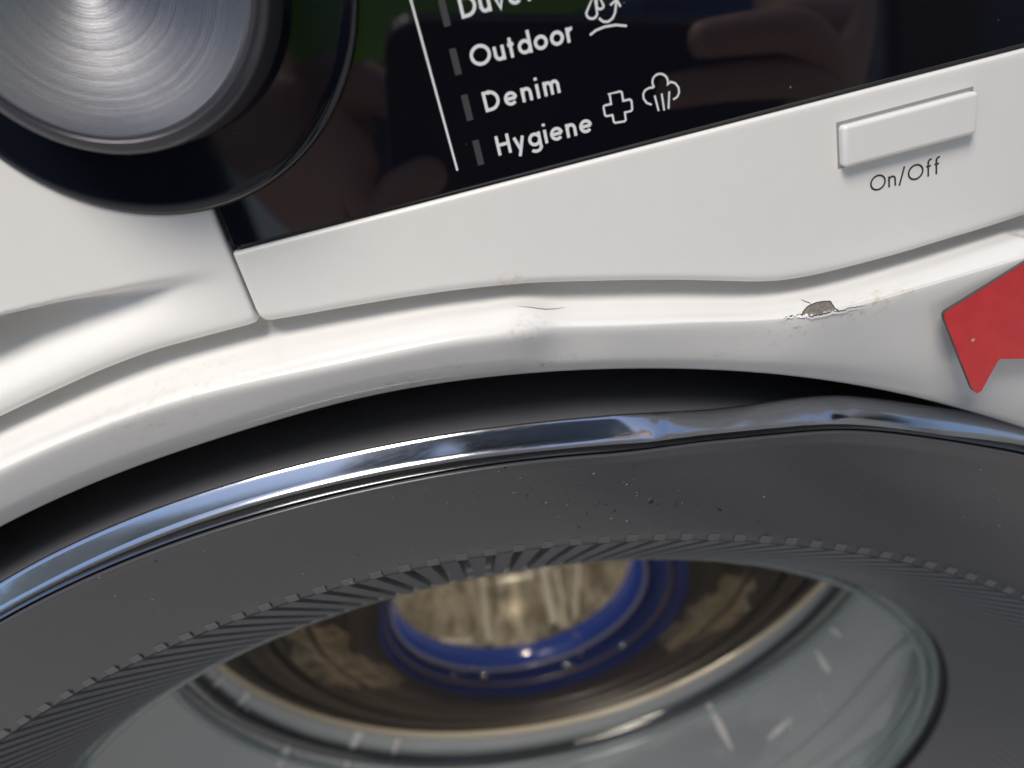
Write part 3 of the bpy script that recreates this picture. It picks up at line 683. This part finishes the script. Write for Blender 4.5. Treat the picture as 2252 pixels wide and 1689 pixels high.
crack('tear', [p - np.array([0, 0.6]) for p in lip], 2.4, 0.10, m_crack, body)
crack('tear', dens(fz([(1062, 418), (1050, 408), (1030, 402), (1018, 396), (1006, 390)]), 2.0, 0.4), 1.6, 0.08, m_crack, body)
blot = dens(fz([(930, 494), (955, 480), (985, 478), (1012, 476)]), 2, 0.6); crack('tear', blot, np.linspace(1, 5, len(blot)), 0.12, m_crack, body)
crack('hairline_crack', dens(ez([(1075, 424), (1105, 430), (1140, 431), (1180, 438), (1230, 443), (1285, 441), (1330, 431)]), 3.0, 0.2), 1.8, 0.05, mat('hairline', (0.22, 0.21, 0.24), 0.6), body)

# ================================================================== RED CARD
m_red = mat('red_gloss_card', (0.46, 0.018, 0.022), 0.30, coat=0.25); t = NT(m_red)
t.l(t.mix(t.ramp(t.noise(300, 4), 0.35, 0.75), (0.54, 0.018, 0.022), (0.62, 0.026, 0.030)), t.b.inputs['Base Color']); t.bump(t.noise(60, 3), 0.08, 0.001)
m_cardedge = mat('grey_card_edge', (0.07, 0.068, 0.075), 0.5)
cardp = [np.array(v) for v in Z2([(1777, 470), (1790, 452), (1830, 428), (2212, 192), (2520, 2), (2760, 640), (2212, 710), (2082, 712), (2066, 730), (2000, 850), (1982, 884), (1960, 898), (1938, 884), (1925, 862), (1780, 495)], 1352, 500)]
cd_ = 116.5
cp = plane(cardp, cd_)
card = empty('red_card', W(float(cp[:, 0].mean()), float(cp[:, 1].mean()), cd_), 'red glossy card with a notched lower edge standing against the white front beside the door', 'card')
front = [W(x, z, cd_) for x, z in cp]; rim_ = [W(x, z, cd_ + 0.05) for x, z in cp]; cc_ = cp.mean(axis=0)
def shrink(k): return [(cc_ + (p - cc_) * (1 - k)) for p in cp]
mesh('card_face', [W(*p, cd_ - 0.06) for p in shrink(0.004)], [tuple(range(len(cp)))], m_red, card, smooth=False)
nC = len(cp); vsE = [W(*p, cd_ - 0.03) for p in cp] + [W(*p, cd_ + 0.7) for p in cp]
mesh('card_core', vsE, [(i, (i + 1) % nC, (i + 1) % nC + nC, i + nC) for i in range(nC)] + [tuple(range(nC)), tuple(range(2 * nC - 1, nC - 1, -1))], m_cardedge, card, smooth=False)
cm = Z2([(1935, 608)], 1352, 500)[0]; q = plane([cm], cd_)[0]
mesh('scuff', [W(q[0] + 0.55 * math.cos(a) * (1 if i % 2 else 0.6), q[1] + 0.35 * math.sin(a), cd_ - 0.09) for i, a in enumerate(np.linspace(0, 2 * math.pi, 9)[:-1])], [tuple(range(8))], mat('pale_scuff', (0.6, 0.35, 0.25), 0.6), card, smooth=False)

# ================================================================== DUST ON THE DOOR CONE
dv, df = [], []
cb_ = BVHTree.FromPolygons([v.co for v in cone_o.data.vertices], [tuple(p.vertices) for p in cone_o.data.polygons])
for k in range(40):
    x, y = (rng.normal(1350, 130), rng.normal(1100, 45)) if k < 18 else (rng.uniform(100, 2200), rng.uniform(1050, 1350))
    loc, nor, _, _ = cb_.ray_cast(CAM, pixdir(x, y))
    if loc is None: continue
    if nor.dot(loc - CAM) > 0: nor = -nor
    a1 = nor.orthogonal().normalized(); a2 = nor.cross(a1); r = SC * (abs(rng.normal(0.0, 0.07)) + 0.035); st = rng.uniform(1, 2.5); b = len(dv); ph = rng.uniform(0, 6)
    for j in range(6): dv.append(loc + nor * 0.00003 + (a1 * math.cos(ph + j) * st + a2 * math.sin(ph + j)) * r)
    dv.append(loc + nor * (0.00006 + r * 0.6)); df += [(b + j, b + (j + 1) % 6, b + 6) for j in range(6)]
du = mesh('dust', dv, df, mat('pale_dust', (0.30, 0.30, 0.28), 0.8), door, smooth=False); du['kind'] = 'stuff'

# dark dried droplets on the cone
dv, df = [], []
for k in range(34):
    x, y = rng.normal(1300, 140), rng.normal(1110, 42)
    loc, nor, _, _ = cb_.ray_cast(CAM, pixdir(x, y))
    if loc is None: continue
    if nor.dot(loc - CAM) > 0: nor = -nor
    a1 = nor.orthogonal().normalized(); a2 = nor.cross(a1); r = SC * (abs(rng.normal(0, 0.16)) + 0.10); b = len(dv); ph = rng.uniform(0, 6)
    for j in range(8): dv.append(loc + nor * 0.00002 + (a1 * math.cos(j * math.pi / 4) * rng.uniform(0.6, 1.5) + a2 * math.sin(j * math.pi / 4) * rng.uniform(0.6, 1.3)) * r)
    dv.append(loc + nor * (0.00004 + r * 0.12)); df += [(b + j, b + (j + 1) % 8, b + 8) for j in range(8)]
du = mesh('dried_droplets', dv, df, mat('dark_droplet', (0.010, 0.010, 0.011), 0.3), door); du['kind'] = 'stuff'

# ================================================================== THINGS SEEN THROUGH THE BOWL
m_film = mat('caramel_film', (0.17, 0.135, 0.09), 0.10, coat=1.0)
gb = BVHTree.FromPolygons([v.co for v in gasket.data.vertices], [tuple(p.vertices) for p in gasket.data.polygons])
def film(px0, px1, rows_n=24, cols=40, h=3.2):
    # crumpled strip lying on the gasket: px0 outer line, px1 inner line
    R_ = []
    for i in range(rows_n):
        row = []
        for j in range(cols):
            u, v = j / (cols - 1), i / (rows_n - 1)
            a = np.array([np.interp(u, np.linspace(0, 1, len(px0)), [p[c] for p in px0]) for c in (0, 1)]); b = np.array([np.interp(u, np.linspace(0, 1, len(px1)), [p[c] for p in px1]) for c in (0, 1)])
            e_ = 0.16 * math.sin(u * 13 + px0[0][0]) + 0.10 * math.sin(u * 29 + 1); v_ = 0.5 + (v - 0.5) * (1.0 + e_) * (0.35 + 0.65 * math.sin(math.pi * min(max(u, 0.06), 0.94)) ** 0.5) + 0.08 * math.sin(u * 7); p = a * (1 - v_) + b * v_
            loc, nor, _, _ = gb.ray_cast(CAM, pixdir(*p))
            if loc is None: loc, nor, _, _ = gb.find_nearest(CAM + pixdir(*p) * 0.36)
            hh = h * (math.sin(math.pi * u) * math.sin(math.pi * v)) ** 0.5 * (0.55 + 0.45 * math.sin(u * 17 + 4 * math.sin(v * 6)) * math.cos(v * 11 + 2 * math.sin(u * 9))) + rng.normal(0, 0.35)
            d_ = (CAM - loc).normalized(); row.append(loc + d_ * max(hh, -0.2) * SC)
        R_.append(row)
    return grid('crumpled_film', R_, m_film, wm)
film([(600, 1410), (640, 1470), (720, 1505), (860, 1520)], [(700, 1360), (740, 1390), (800, 1430), (900, 1490)])
film([(1490, 1450), (1570, 1400), (1640, 1340), (1690, 1275)], [(1440, 1400), (1500, 1360), (1545, 1310), (1580, 1262)])
# lifter bars and embossed lines inside the drum
m_bar = mat('polished_steel', (0.92, 0.90, 0.84), 0.25)
drb = BVHTree.FromPolygons([v.co for v in drum.data.vertices], [tuple(p.vertices) for p in drum.data.polygons])
for pts_, r_ in (([(1058, 1250), (1066, 1330), (1074, 1400), (1080, 1462)], 2.2), ([(1192, 1245), (1206, 1310), (1220, 1370), (1226, 1445)], 3.6), ([(1224, 1250), (1236, 1320), (1240, 1400)], 1.6), ([(1272, 1240), (1268, 1310), (1266, 1390)], 1.6), ([(945, 1405), (1000, 1412), (1040, 1408)], 1.8)):
    ln_ = []
    for a, b in zip(pts_[:-1], pts_[1:]):
        for k in range(6):
            p = np.array(a) + (np.array(b) - np.array(a)) * k / 6; loc, nor, _, _ = drb.ray_cast(CAM, pixdir(*p))
            if loc is not None: l2 = loc + (CAM - loc).normalized() * 0.002; ln_.append(((l2.x) / SC, (l2.z - CAMZ) / SC, (l2.y - CAMY) / SC))
    if len(ln_) > 3: tube_along('lifter_bar', ln_, r_, m_bar, drum, closed=False)
# pale streaks painting reflections on the bowl, and mirror beads added for glints
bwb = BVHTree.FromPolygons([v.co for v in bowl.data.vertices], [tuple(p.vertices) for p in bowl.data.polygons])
m_streak = mat('reflection_streak', (0.74, 0.72, 0.68), 0.45)
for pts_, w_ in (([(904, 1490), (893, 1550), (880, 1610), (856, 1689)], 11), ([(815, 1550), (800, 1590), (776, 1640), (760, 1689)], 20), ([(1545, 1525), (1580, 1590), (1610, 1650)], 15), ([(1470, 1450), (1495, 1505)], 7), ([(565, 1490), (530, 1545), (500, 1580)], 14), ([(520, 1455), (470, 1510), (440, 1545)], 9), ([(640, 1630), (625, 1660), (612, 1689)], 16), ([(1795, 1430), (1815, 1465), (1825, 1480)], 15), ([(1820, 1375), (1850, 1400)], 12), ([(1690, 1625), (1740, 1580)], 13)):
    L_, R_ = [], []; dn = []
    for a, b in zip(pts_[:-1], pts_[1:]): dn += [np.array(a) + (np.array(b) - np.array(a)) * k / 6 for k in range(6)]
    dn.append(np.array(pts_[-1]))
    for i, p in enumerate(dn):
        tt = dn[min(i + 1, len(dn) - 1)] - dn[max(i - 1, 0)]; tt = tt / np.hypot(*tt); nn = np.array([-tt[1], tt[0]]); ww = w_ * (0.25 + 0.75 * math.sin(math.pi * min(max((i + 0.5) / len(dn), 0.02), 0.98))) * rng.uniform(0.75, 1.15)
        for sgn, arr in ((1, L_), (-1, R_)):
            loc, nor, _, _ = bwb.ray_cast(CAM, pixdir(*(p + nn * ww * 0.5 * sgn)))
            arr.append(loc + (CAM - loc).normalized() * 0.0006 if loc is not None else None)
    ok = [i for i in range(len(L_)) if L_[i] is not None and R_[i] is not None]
    if len(ok) > 2: grid('bowl_reflection', [[L_[i] for i in ok], [R_[i] for i in ok]], m_streak, door)
m_bead = mat('glint_bead', (0.8, 0.82, 0.85), 0.04, metal=0.9)  # bright beads stand in for blurred highlights on the bowl
for x, y, r in ((540, 1560, 1.3), (534, 1578, 0.9), (668, 1640, 1.5), (664, 1660, 1.1), (655, 1680, 1.0), (1800, 1530, 1.2), (1815, 1555, 1.0), (1925, 1535, 1.0), (1960, 1545, 0.9), (1690, 1610, 0.9), (1740, 1600, 0.8), (490, 1615, 0.8)):
    loc, nor, _, _ = bwb.ray_cast(CAM, pixdir(x, y))
    if loc is None: continue
    if nor.dot(loc - CAM) > 0: nor = -nor
    a1 = nor.orthogonal().normalized(); a2 = nor.cross(a1); rr = r * SC
    grid('glint_bead', [[loc + (a1 * math.cos(q) * math.cos(e) + a2 * math.sin(q) * math.cos(e)) * rr + nor * rr * 0.8 * math.sin(e) for q in np.linspace(0, 2 * math.pi, 13)[:-1]] for e in (0, 0.4, 0.8, 1.2, 1.55)], m_bead, door, close=True)
# added fill lamp to brighten the dark drum, unseen high in the gasket
fillp = bo[0] + (np.mean(bo, axis=0) - bo[0]) * 0.12 + np.array([0, 0, -3.0])
LP = W(*fillp)
m_fill_lens = mat('fill_lens', (0.9, 0.85, 0.75), 0.3); m_fill_lens.node_tree.nodes['Principled BSDF'].inputs['Emission Color'].default_value = (1.0, 0.86, 0.66, 1); m_fill_lens.node_tree.nodes['Principled BSDF'].inputs['Emission Strength'].default_value = 70
grid('drum_fill_glow', [[LP + Vector((0.004 * math.cos(q) * math.cos(e), 0.004 * math.sin(q) * math.cos(e), 0.003 * math.sin(e) + 0.006)) for q in np.linspace(0, 2 * math.pi, 17)[:-1]] for e in np.linspace(-1.55, 1.55, 9)], m_fill_lens, wm, close=True)
ld = bpy.data.lights.new('drum_fill_light', 'POINT'); ld.energy = 0.05; ld.color = (1.0, 0.88, 0.70); ld.shadow_soft_size = 0.003
lo_ = bpy.data.objects.new('drum_fill_light', ld); COL.objects.link(lo_); lo_.location = LP
# mirror beads added to paint bright glints on the blue ring
m_ring_glint = mat('ring_glint', (0.75, 0.77, 0.8), 0.05, metal=0.9)
bb = BVHTree.FromPolygons([v.co for v in blue.data.vertices], [tuple(p.vertices) for p in blue.data.polygons])
for x, y, r in ((998, 1484, 2.2), (1018, 1478, 1.5), (1066, 1487, 2.9), (1246, 1462, 3.4), (1258, 1468, 2.4), (1277, 1438, 1.8), (1370, 1420, 2.4), (1040, 1466, 1.4), (1268, 1396, 1.4)):
    loc, nor, _, _ = bb.ray_cast(CAM, pixdir(x, y))
    if loc is None: continue
    if nor.dot(loc - CAM) > 0: nor = -nor
    a1 = nor.orthogonal().normalized(); a2 = nor.cross(a1); rr = r * SC
    rws = [[loc + (a1 * math.cos(q) * math.cos(e) + a2 * math.sin(q) * math.cos(e)) * rr + nor * rr * 0.8 * math.sin(e) for q in np.linspace(0, 2 * math.pi, 13)[:-1]] for e in (0, 0.4, 0.8, 1.2, 1.55)]
    grid('ring_glint', rws, m_ring_glint, blue, close=True)

# ================================================================== GROUND AND WHAT THE GLOSS MIRRORS
m_ground = mat('concrete', (0.30, 0.29, 0.275), 0.8); t = NT(m_ground)
t.l(t.mix(t.ramp(t.noise(3, 6), 0.3, 0.7), (0.42, 0.40, 0.37), (0.55, 0.53, 0.49)), t.b.inputs['Base Color'])
tag(mesh('ground', [(-60, -60, 0), (60, -60, 0), (60, 60, 0), (-60, 60, 0)], [(0, 1, 2, 3)], m_ground), kind='structure')
def box(name, lo_, hi_, material, parent=None, bev=0.004, seg=2):
    bm = bmesh.new(); bmesh.ops.create_cube(bm, size=1)
    for v in bm.verts: v.co = Vector([(lo_[i] + hi_[i]) / 2 + v.co[i] * (hi_[i] - lo_[i]) for i in range(3)])
    bmesh.ops.bevel(bm, geom=bm.edges[:], offset=bev, segments=seg, affect='EDGES')
    me = bpy.data.meshes.new(name); bm.to_mesh(me); bm.free(); return link(name, me, material, parent, smooth=False)
m_render = mat('beige_render', (0.22, 0.20, 0.17), 0.9); t = NT(m_render); t.l(t.mix(t.ramp(t.noise(8, 6), 0.3, 0.7), (0.34, 0.315, 0.27), (0.46, 0.43, 0.37)), t.b.inputs['Base Color'])
m_brown = mat('brown_wood', (0.09, 0.045, 0.028), 0.6)
m_slate = mat('slate_panel', (0.10, 0.11, 0.12), 0.5)
bw = empty('building_wall', (0, -3.4, 0), 'beige rendered wall with a brown post behind the photographer mirrored in the black display', 'wall')
box('wall_face', (-5, -3.7, 0), (6, -3.4, 2.7), m_render, bw)
box('post', (2.12, -3.40, 0), (2.5, -3.28, 2.6), m_brown, bw)
box('shutter', (2.52, -3.40, 0), (5.5, -3.33, 2.3), m_slate, bw)
box('dark_doorway', (-2.9, -3.40, 0), (1.2, -3.36, 2.3), m_gap, bw)

qx, qz = plane([(655, 425)], 125.7)[0]; L_b = 1500.0  # unseen white box added to give the display a pale glare
bx_, by_, bz_ = qx * (1 + L_b / 125.7) * SC, CAMY + (125.7 - L_b) * SC, CAMZ + qz * (1 + L_b / 125.7) * SC
wb = empty('glare_box', (bx_, by_, 0), 'added white box standing in for a pale glare low in the display', 'box')
box('glare_box_body', (bx_ - 0.10, by_ - 0.3, 0), (bx_ + 0.10, by_, bz_ + 0.05), mat('glare_box_white', (0.85, 0.85, 0.82), 0.6), wb); box('glare_box_lid', (bx_ - 0.105, by_ - 0.305, bz_ + 0.052), (bx_ + 0.105, by_ + 0.005, bz_ + 0.09), mat('glare_box_lid_white', (0.85, 0.85, 0.82), 0.6), wb)
# phone, held at the lens
m_phone = mat('black_phone_glass', (0.006, 0.006, 0.008), 0.25); m_phone_e = mat('phone_edge', (0.03, 0.03, 0.035), 0.35)
ph = empty('phone', CAM, 'black phone held sideways by the photographer in front of the machine', 'phone')
R3 = M.to_3x3()
def camp(a, b, c): return CAM + R3 @ Vector((a, -b, c)) * SC          # right, down, back (mm) in the phone's own axes
def slab(name, a0, a1, b0, b1, c0, c1, r, material, parent):
    bm = bmesh.new(); out_ = []
    for cx_, cy_, q0 in ((a1 - r, b0 + r, -90), (a1 - r, b1 - r, 0), (a0 + r, b1 - r, 90), (a0 + r, b0 + r, 180)):
        for k in range(7):
            q = math.radians(q0 + 15 * k); out_.append((cx_ + r * math.cos(q), cy_ + r * math.sin(q)))
    f = [bm.verts.new(camp(a, b, c0)) for a, b in out_]; g_ = [bm.verts.new(camp(a, b, c1)) for a, b in out_]
    bm.faces.new(f); bm.faces.new(g_[::-1])
    for i in range(len(f)): bm.faces.new([f[i], g_[i], g_[(i + 1) % len(f)], f[(i + 1) % len(f)]])
    bmesh.ops.recalc_face_normals(bm, faces=bm.faces)
    me = bpy.data.meshes.new(name); bm.to_mesh(me); bm.free(); return link(name, me, material, parent, smooth=False)
slab('phone_back', -13, 134, -13, 60, 2.5, 3.2, 10, m_phone, ph); slab('phone_frame', -13.4, 134.4, -13.4, 60.4, 3.25, 10, 10.5, m_phone_e, ph)
slab('lens_plate', -11, 22, -11, 22, 1.2, 2.4, 7, m_phone, ph)

# photographer
m_skin = mat('skin', (0.60, 0.36, 0.27), 0.5); NT(m_skin); m_skin.node_tree.nodes['Principled BSDF'].inputs['Subsurface Weight'].default_value = 0.1
m_jacket = mat('blue_jacket', (0.085, 0.11, 0.15), 0.85); m_jean = mat('blue_denim', (0.05, 0.10, 0.24), 0.85); m_green = mat('green_shirt', (0.20, 0.42, 0.03), 0.8); m_hair = mat('brown_hair', (0.05, 0.03, 0.02), 0.6)
def skin_mesh(name, verts, edges, radii, material, parent, root=0, levels=2):
    me = bpy.data.meshes.new(name); me.from_pydata([tuple(v) for v in verts], edges, []); me.update()
    o = link(name, me, material, parent, smooth=False)
    o.modifiers.new('Skin', 'SKIN').use_smooth_shade = True
    sd = me.skin_vertices[0].data
    for i, r in enumerate(radii):
        sd[i].radius = r if isinstance(r, tuple) else (r, r)
    sd[root].use_root = True
    sb = o.modifiers.new('Subdivision', 'SUBSURF'); sb.levels = levels; sb.render_levels = levels
    return o
def mirror_pt(px, extra=0.0):   # place of a point on the phone's back that the display shows at a photograph point
    x, z = plane([px], 125.7)[0]; d = 0.0
    for _ in range(4):
        X, Zz = x * (251.4 - d) / 125.7, z * (251.4 - d) / 125.7; d = 0.46 * Zz + extra
    return W(X, Zz, d)
person = empty('person', (0.17, -0.57, 0), 'photographer in a blue jacket, green shirt and blue jeans bending to hold a phone', 'person')
V, Ed, Rr_ = [], [], []
def add(p, r, prev=None):
    V.append(Vector(p)); Rr_.append(r)
    if prev is not None: Ed.append((prev, len(V) - 1))
    return len(V) - 1
px_, py_ = 0.17, -0.62
pel = add((px_, py_ - 0.05, 0.93), (0.155, 0.11)); wa = add((px_, py_ - 0.02, 1.08), (0.135, 0.10), pel); che = add((px_, py_ + 0.05, 1.27), (0.15, 0.11), wa); nb = add((px_, py_ + 0.11, 1.42), 0.065, che); nk = add((px_, py_ + 0.15, 1.47), 0.055, nb)
hd1 = add((px_, py_ + 0.19, 1.53), (0.070, 0.085), nk); hd2 = add((px_, py_ + 0.20, 1.60), (0.075, 0.095), hd1); hd3 = add((px_, py_ + 0.19, 1.67), (0.055, 0.07), hd2)
for sx in (-1, 1):
    hp = add((px_ + sx * 0.09, py_ - 0.05, 0.86), 0.085, pel); kn = add((px_ + sx * 0.12, py_ + 0.02, 0.49), 0.056, hp); an = add((px_ + sx * 0.13, py_ - 0.04, 0.09), 0.040, kn); add((px_ + sx * 0.14, py_ + 0.10, 0.035), 0.034, an)
hands = {}
for sx, palm in ((-1, camp(-34, 46, 14)), (1, camp(158, 18, 14))):
    sh = add((px_ + sx * 0.17, py_ + 0.07, 1.36), 0.058, che); el = add((px_ + sx * 0.25, py_ + 0.13, 1.08), 0.043, sh)
    w_ = palm + Vector((sx * 0.035, -0.075, 0.035)); wr = add(w_, 0.026, el); pm = add(palm, (0.030, 0.022), wr); hands[sx] = pm
def finger(root_, pts, r0):
    k = root_
    for i, p in enumerate(pts): k = add(p, r0 * (1 - 0.10 * i), k)
pr, pl = hands[1], hands[-1]
kn_ = lambda a, b, c: camp(a, b, c)
finger(pr, [kn_(146, 0, 0), mirror_pt((1760, 62), 4), mirror_pt((1620, 76), 4), mirror_pt((1510, 92), 3)], 0.0078)
finger(pr, [kn_(147, 17, -2), mirror_pt((1790, 165), 5), mirror_pt((1620, 176), 5), mirror_pt((1440, 205), 4)], 0.0080)
finger(pr, [kn_(148, 38, 2), camp(142, 46, -6), camp(118, 50, -6), camp(98, 53, -5)], 0.0075)
finger(pr, [kn_(148, 56, 6), camp(140, 64, -2), camp(124, 69, -2), camp(110, 70, -1)], 0.0066)
finger(pr, [kn_(152, -8, 22), camp(138, -10, 20), camp(118, -2, 17)], 0.0085)
finger(pl, [kn_(-24, 40, 0), mirror_pt((815, 470), 6), mirror_pt((905, 405), 6), mirror_pt((985, 362), 5)], 0.0092)
finger(pl, [kn_(-26, 58, 2), camp(-18, 68, -4), camp(2, 72, -4), camp(20, 72, -2)], 0.0080)
finger(pl, [kn_(-30, 70, 8), camp(-20, 80, 2), camp(-2, 84, 2), camp(12, 82, 4)], 0.0074)
finger(pl, [kn_(-32, 78, 14), camp(-22, 90, 10), camp(-8, 94, 10)], 0.0064)
finger(pl, [kn_(-30, 20, 22), camp(-18, 16, 20), camp(0, 22, 17)], 0.0088)
skin_mesh('body', V, Ed, Rr_, m_skin, person, 0, 2)
# clothing over it
jv = [(px_, py_ - 0.05, 0.96), (px_, py_ - 0.02, 1.08), (px_, py_ + 0.05, 1.27), (px_, py_ + 0.10, 1.40)]; je = [(0, 1), (1, 2), (2, 3)]; jr = [(0.185, 0.135), (0.165, 0.125), (0.178, 0.135), 0.09]
for sx in (-1, 1):
    b = len(jv); jv += [(px_ + sx * 0.17, py_ + 0.07, 1.365), (px_ + sx * 0.25, py_ + 0.13, 1.08), tuple(Vector((px_ + sx * 0.25, py_ + 0.13, 1.08)).lerp((camp(-34, 46, 14) if sx < 0 else camp(158, 18, 14)) + Vector((sx * 0.035, -0.075, 0.035)), 0.86))]
    je += [(2, b), (b, b + 1), (b + 1, b + 2)]; jr += [0.075, 0.060, 0.042]
skin_mesh('jacket', jv, je, jr, m_jacket, person, 0, 2)
tv = [(px_, py_ - 0.05, 0.93)]; te = []; tr_ = [(0.172, 0.128)]
for sx in (-1, 1):
    b = len(tv); tv += [(px_ + sx * 0.09, py_ - 0.05, 0.84), (px_ + sx * 0.12, py_ + 0.02, 0.49), (px_ + sx * 0.13, py_ - 0.04, 0.12)]; te += [(0, b), (b, b + 1), (b + 1, b + 2)]; tr_ += [0.105, 0.078, 0.07]
skin_mesh('jeans', tv, te, tr_, m_jean, person, 0, 2)
rowsS = [[Vector((px_ - 0.13 + 0.24 * (u - 0.5), py_ + 0.15 + 0.06 * math.cos((u - 0.5) * 2.4) - 0.01 * v, 0.79 + 0.17 * v)) for u in np.linspace(0, 1, 9)] for v in np.linspace(0, 1, 9)]
sh_ = grid('shirt', rowsS, m_green, person); sh_.modifiers.new('Solidify', 'SOLIDIFY').thickness = 0.006
hv = [[Vector((px_ + 0.093 * math.cos(q) * math.cos(e), py_ + 0.185 + 0.112 * math.sin(q) * math.cos(e) - 0.015, 1.605 + 0.105 * math.sin(e))) for q in np.linspace(0, 2 * math.pi, 25)[:-1]] for e in np.linspace(0.05, 1.5, 8)]
grid('hair', hv, m_hair, person, close=True)
fcy = py_ + 0.19
for sx in (-1, 1):
    for nm, ctr, rr, mm_ in (('eye', (px_ + sx * 0.032, fcy + 0.088, 1.585), 0.012, mat('eye_white', (0.7, 0.7, 0.68), 0.2)), ('ear', (px_ + sx * 0.082, fcy - 0.0, 1.575), 0.022, m_skin), ('shoe', (px_ + sx * 0.14, py_ + 0.06, 0.045), 0.05, m_gap)):
        sq = (1, 1, 1) if nm == 'eye' else ((0.35, 0.8, 1.3) if nm == 'ear' else (0.95, 2.6, 0.9))
        rr_ = [[Vector((ctr[0] + rr * sq[0] * math.cos(q) * math.cos(e), ctr[1] + rr * sq[1] * math.sin(q) * math.cos(e), ctr[2] + rr * sq[2] * math.sin(e))) for q in np.linspace(0, 2 * math.pi, 13)[:-1]] for e in np.linspace(-1.55, 1.55, 9)]
        grid(nm, rr_, mm_, person, close=True)
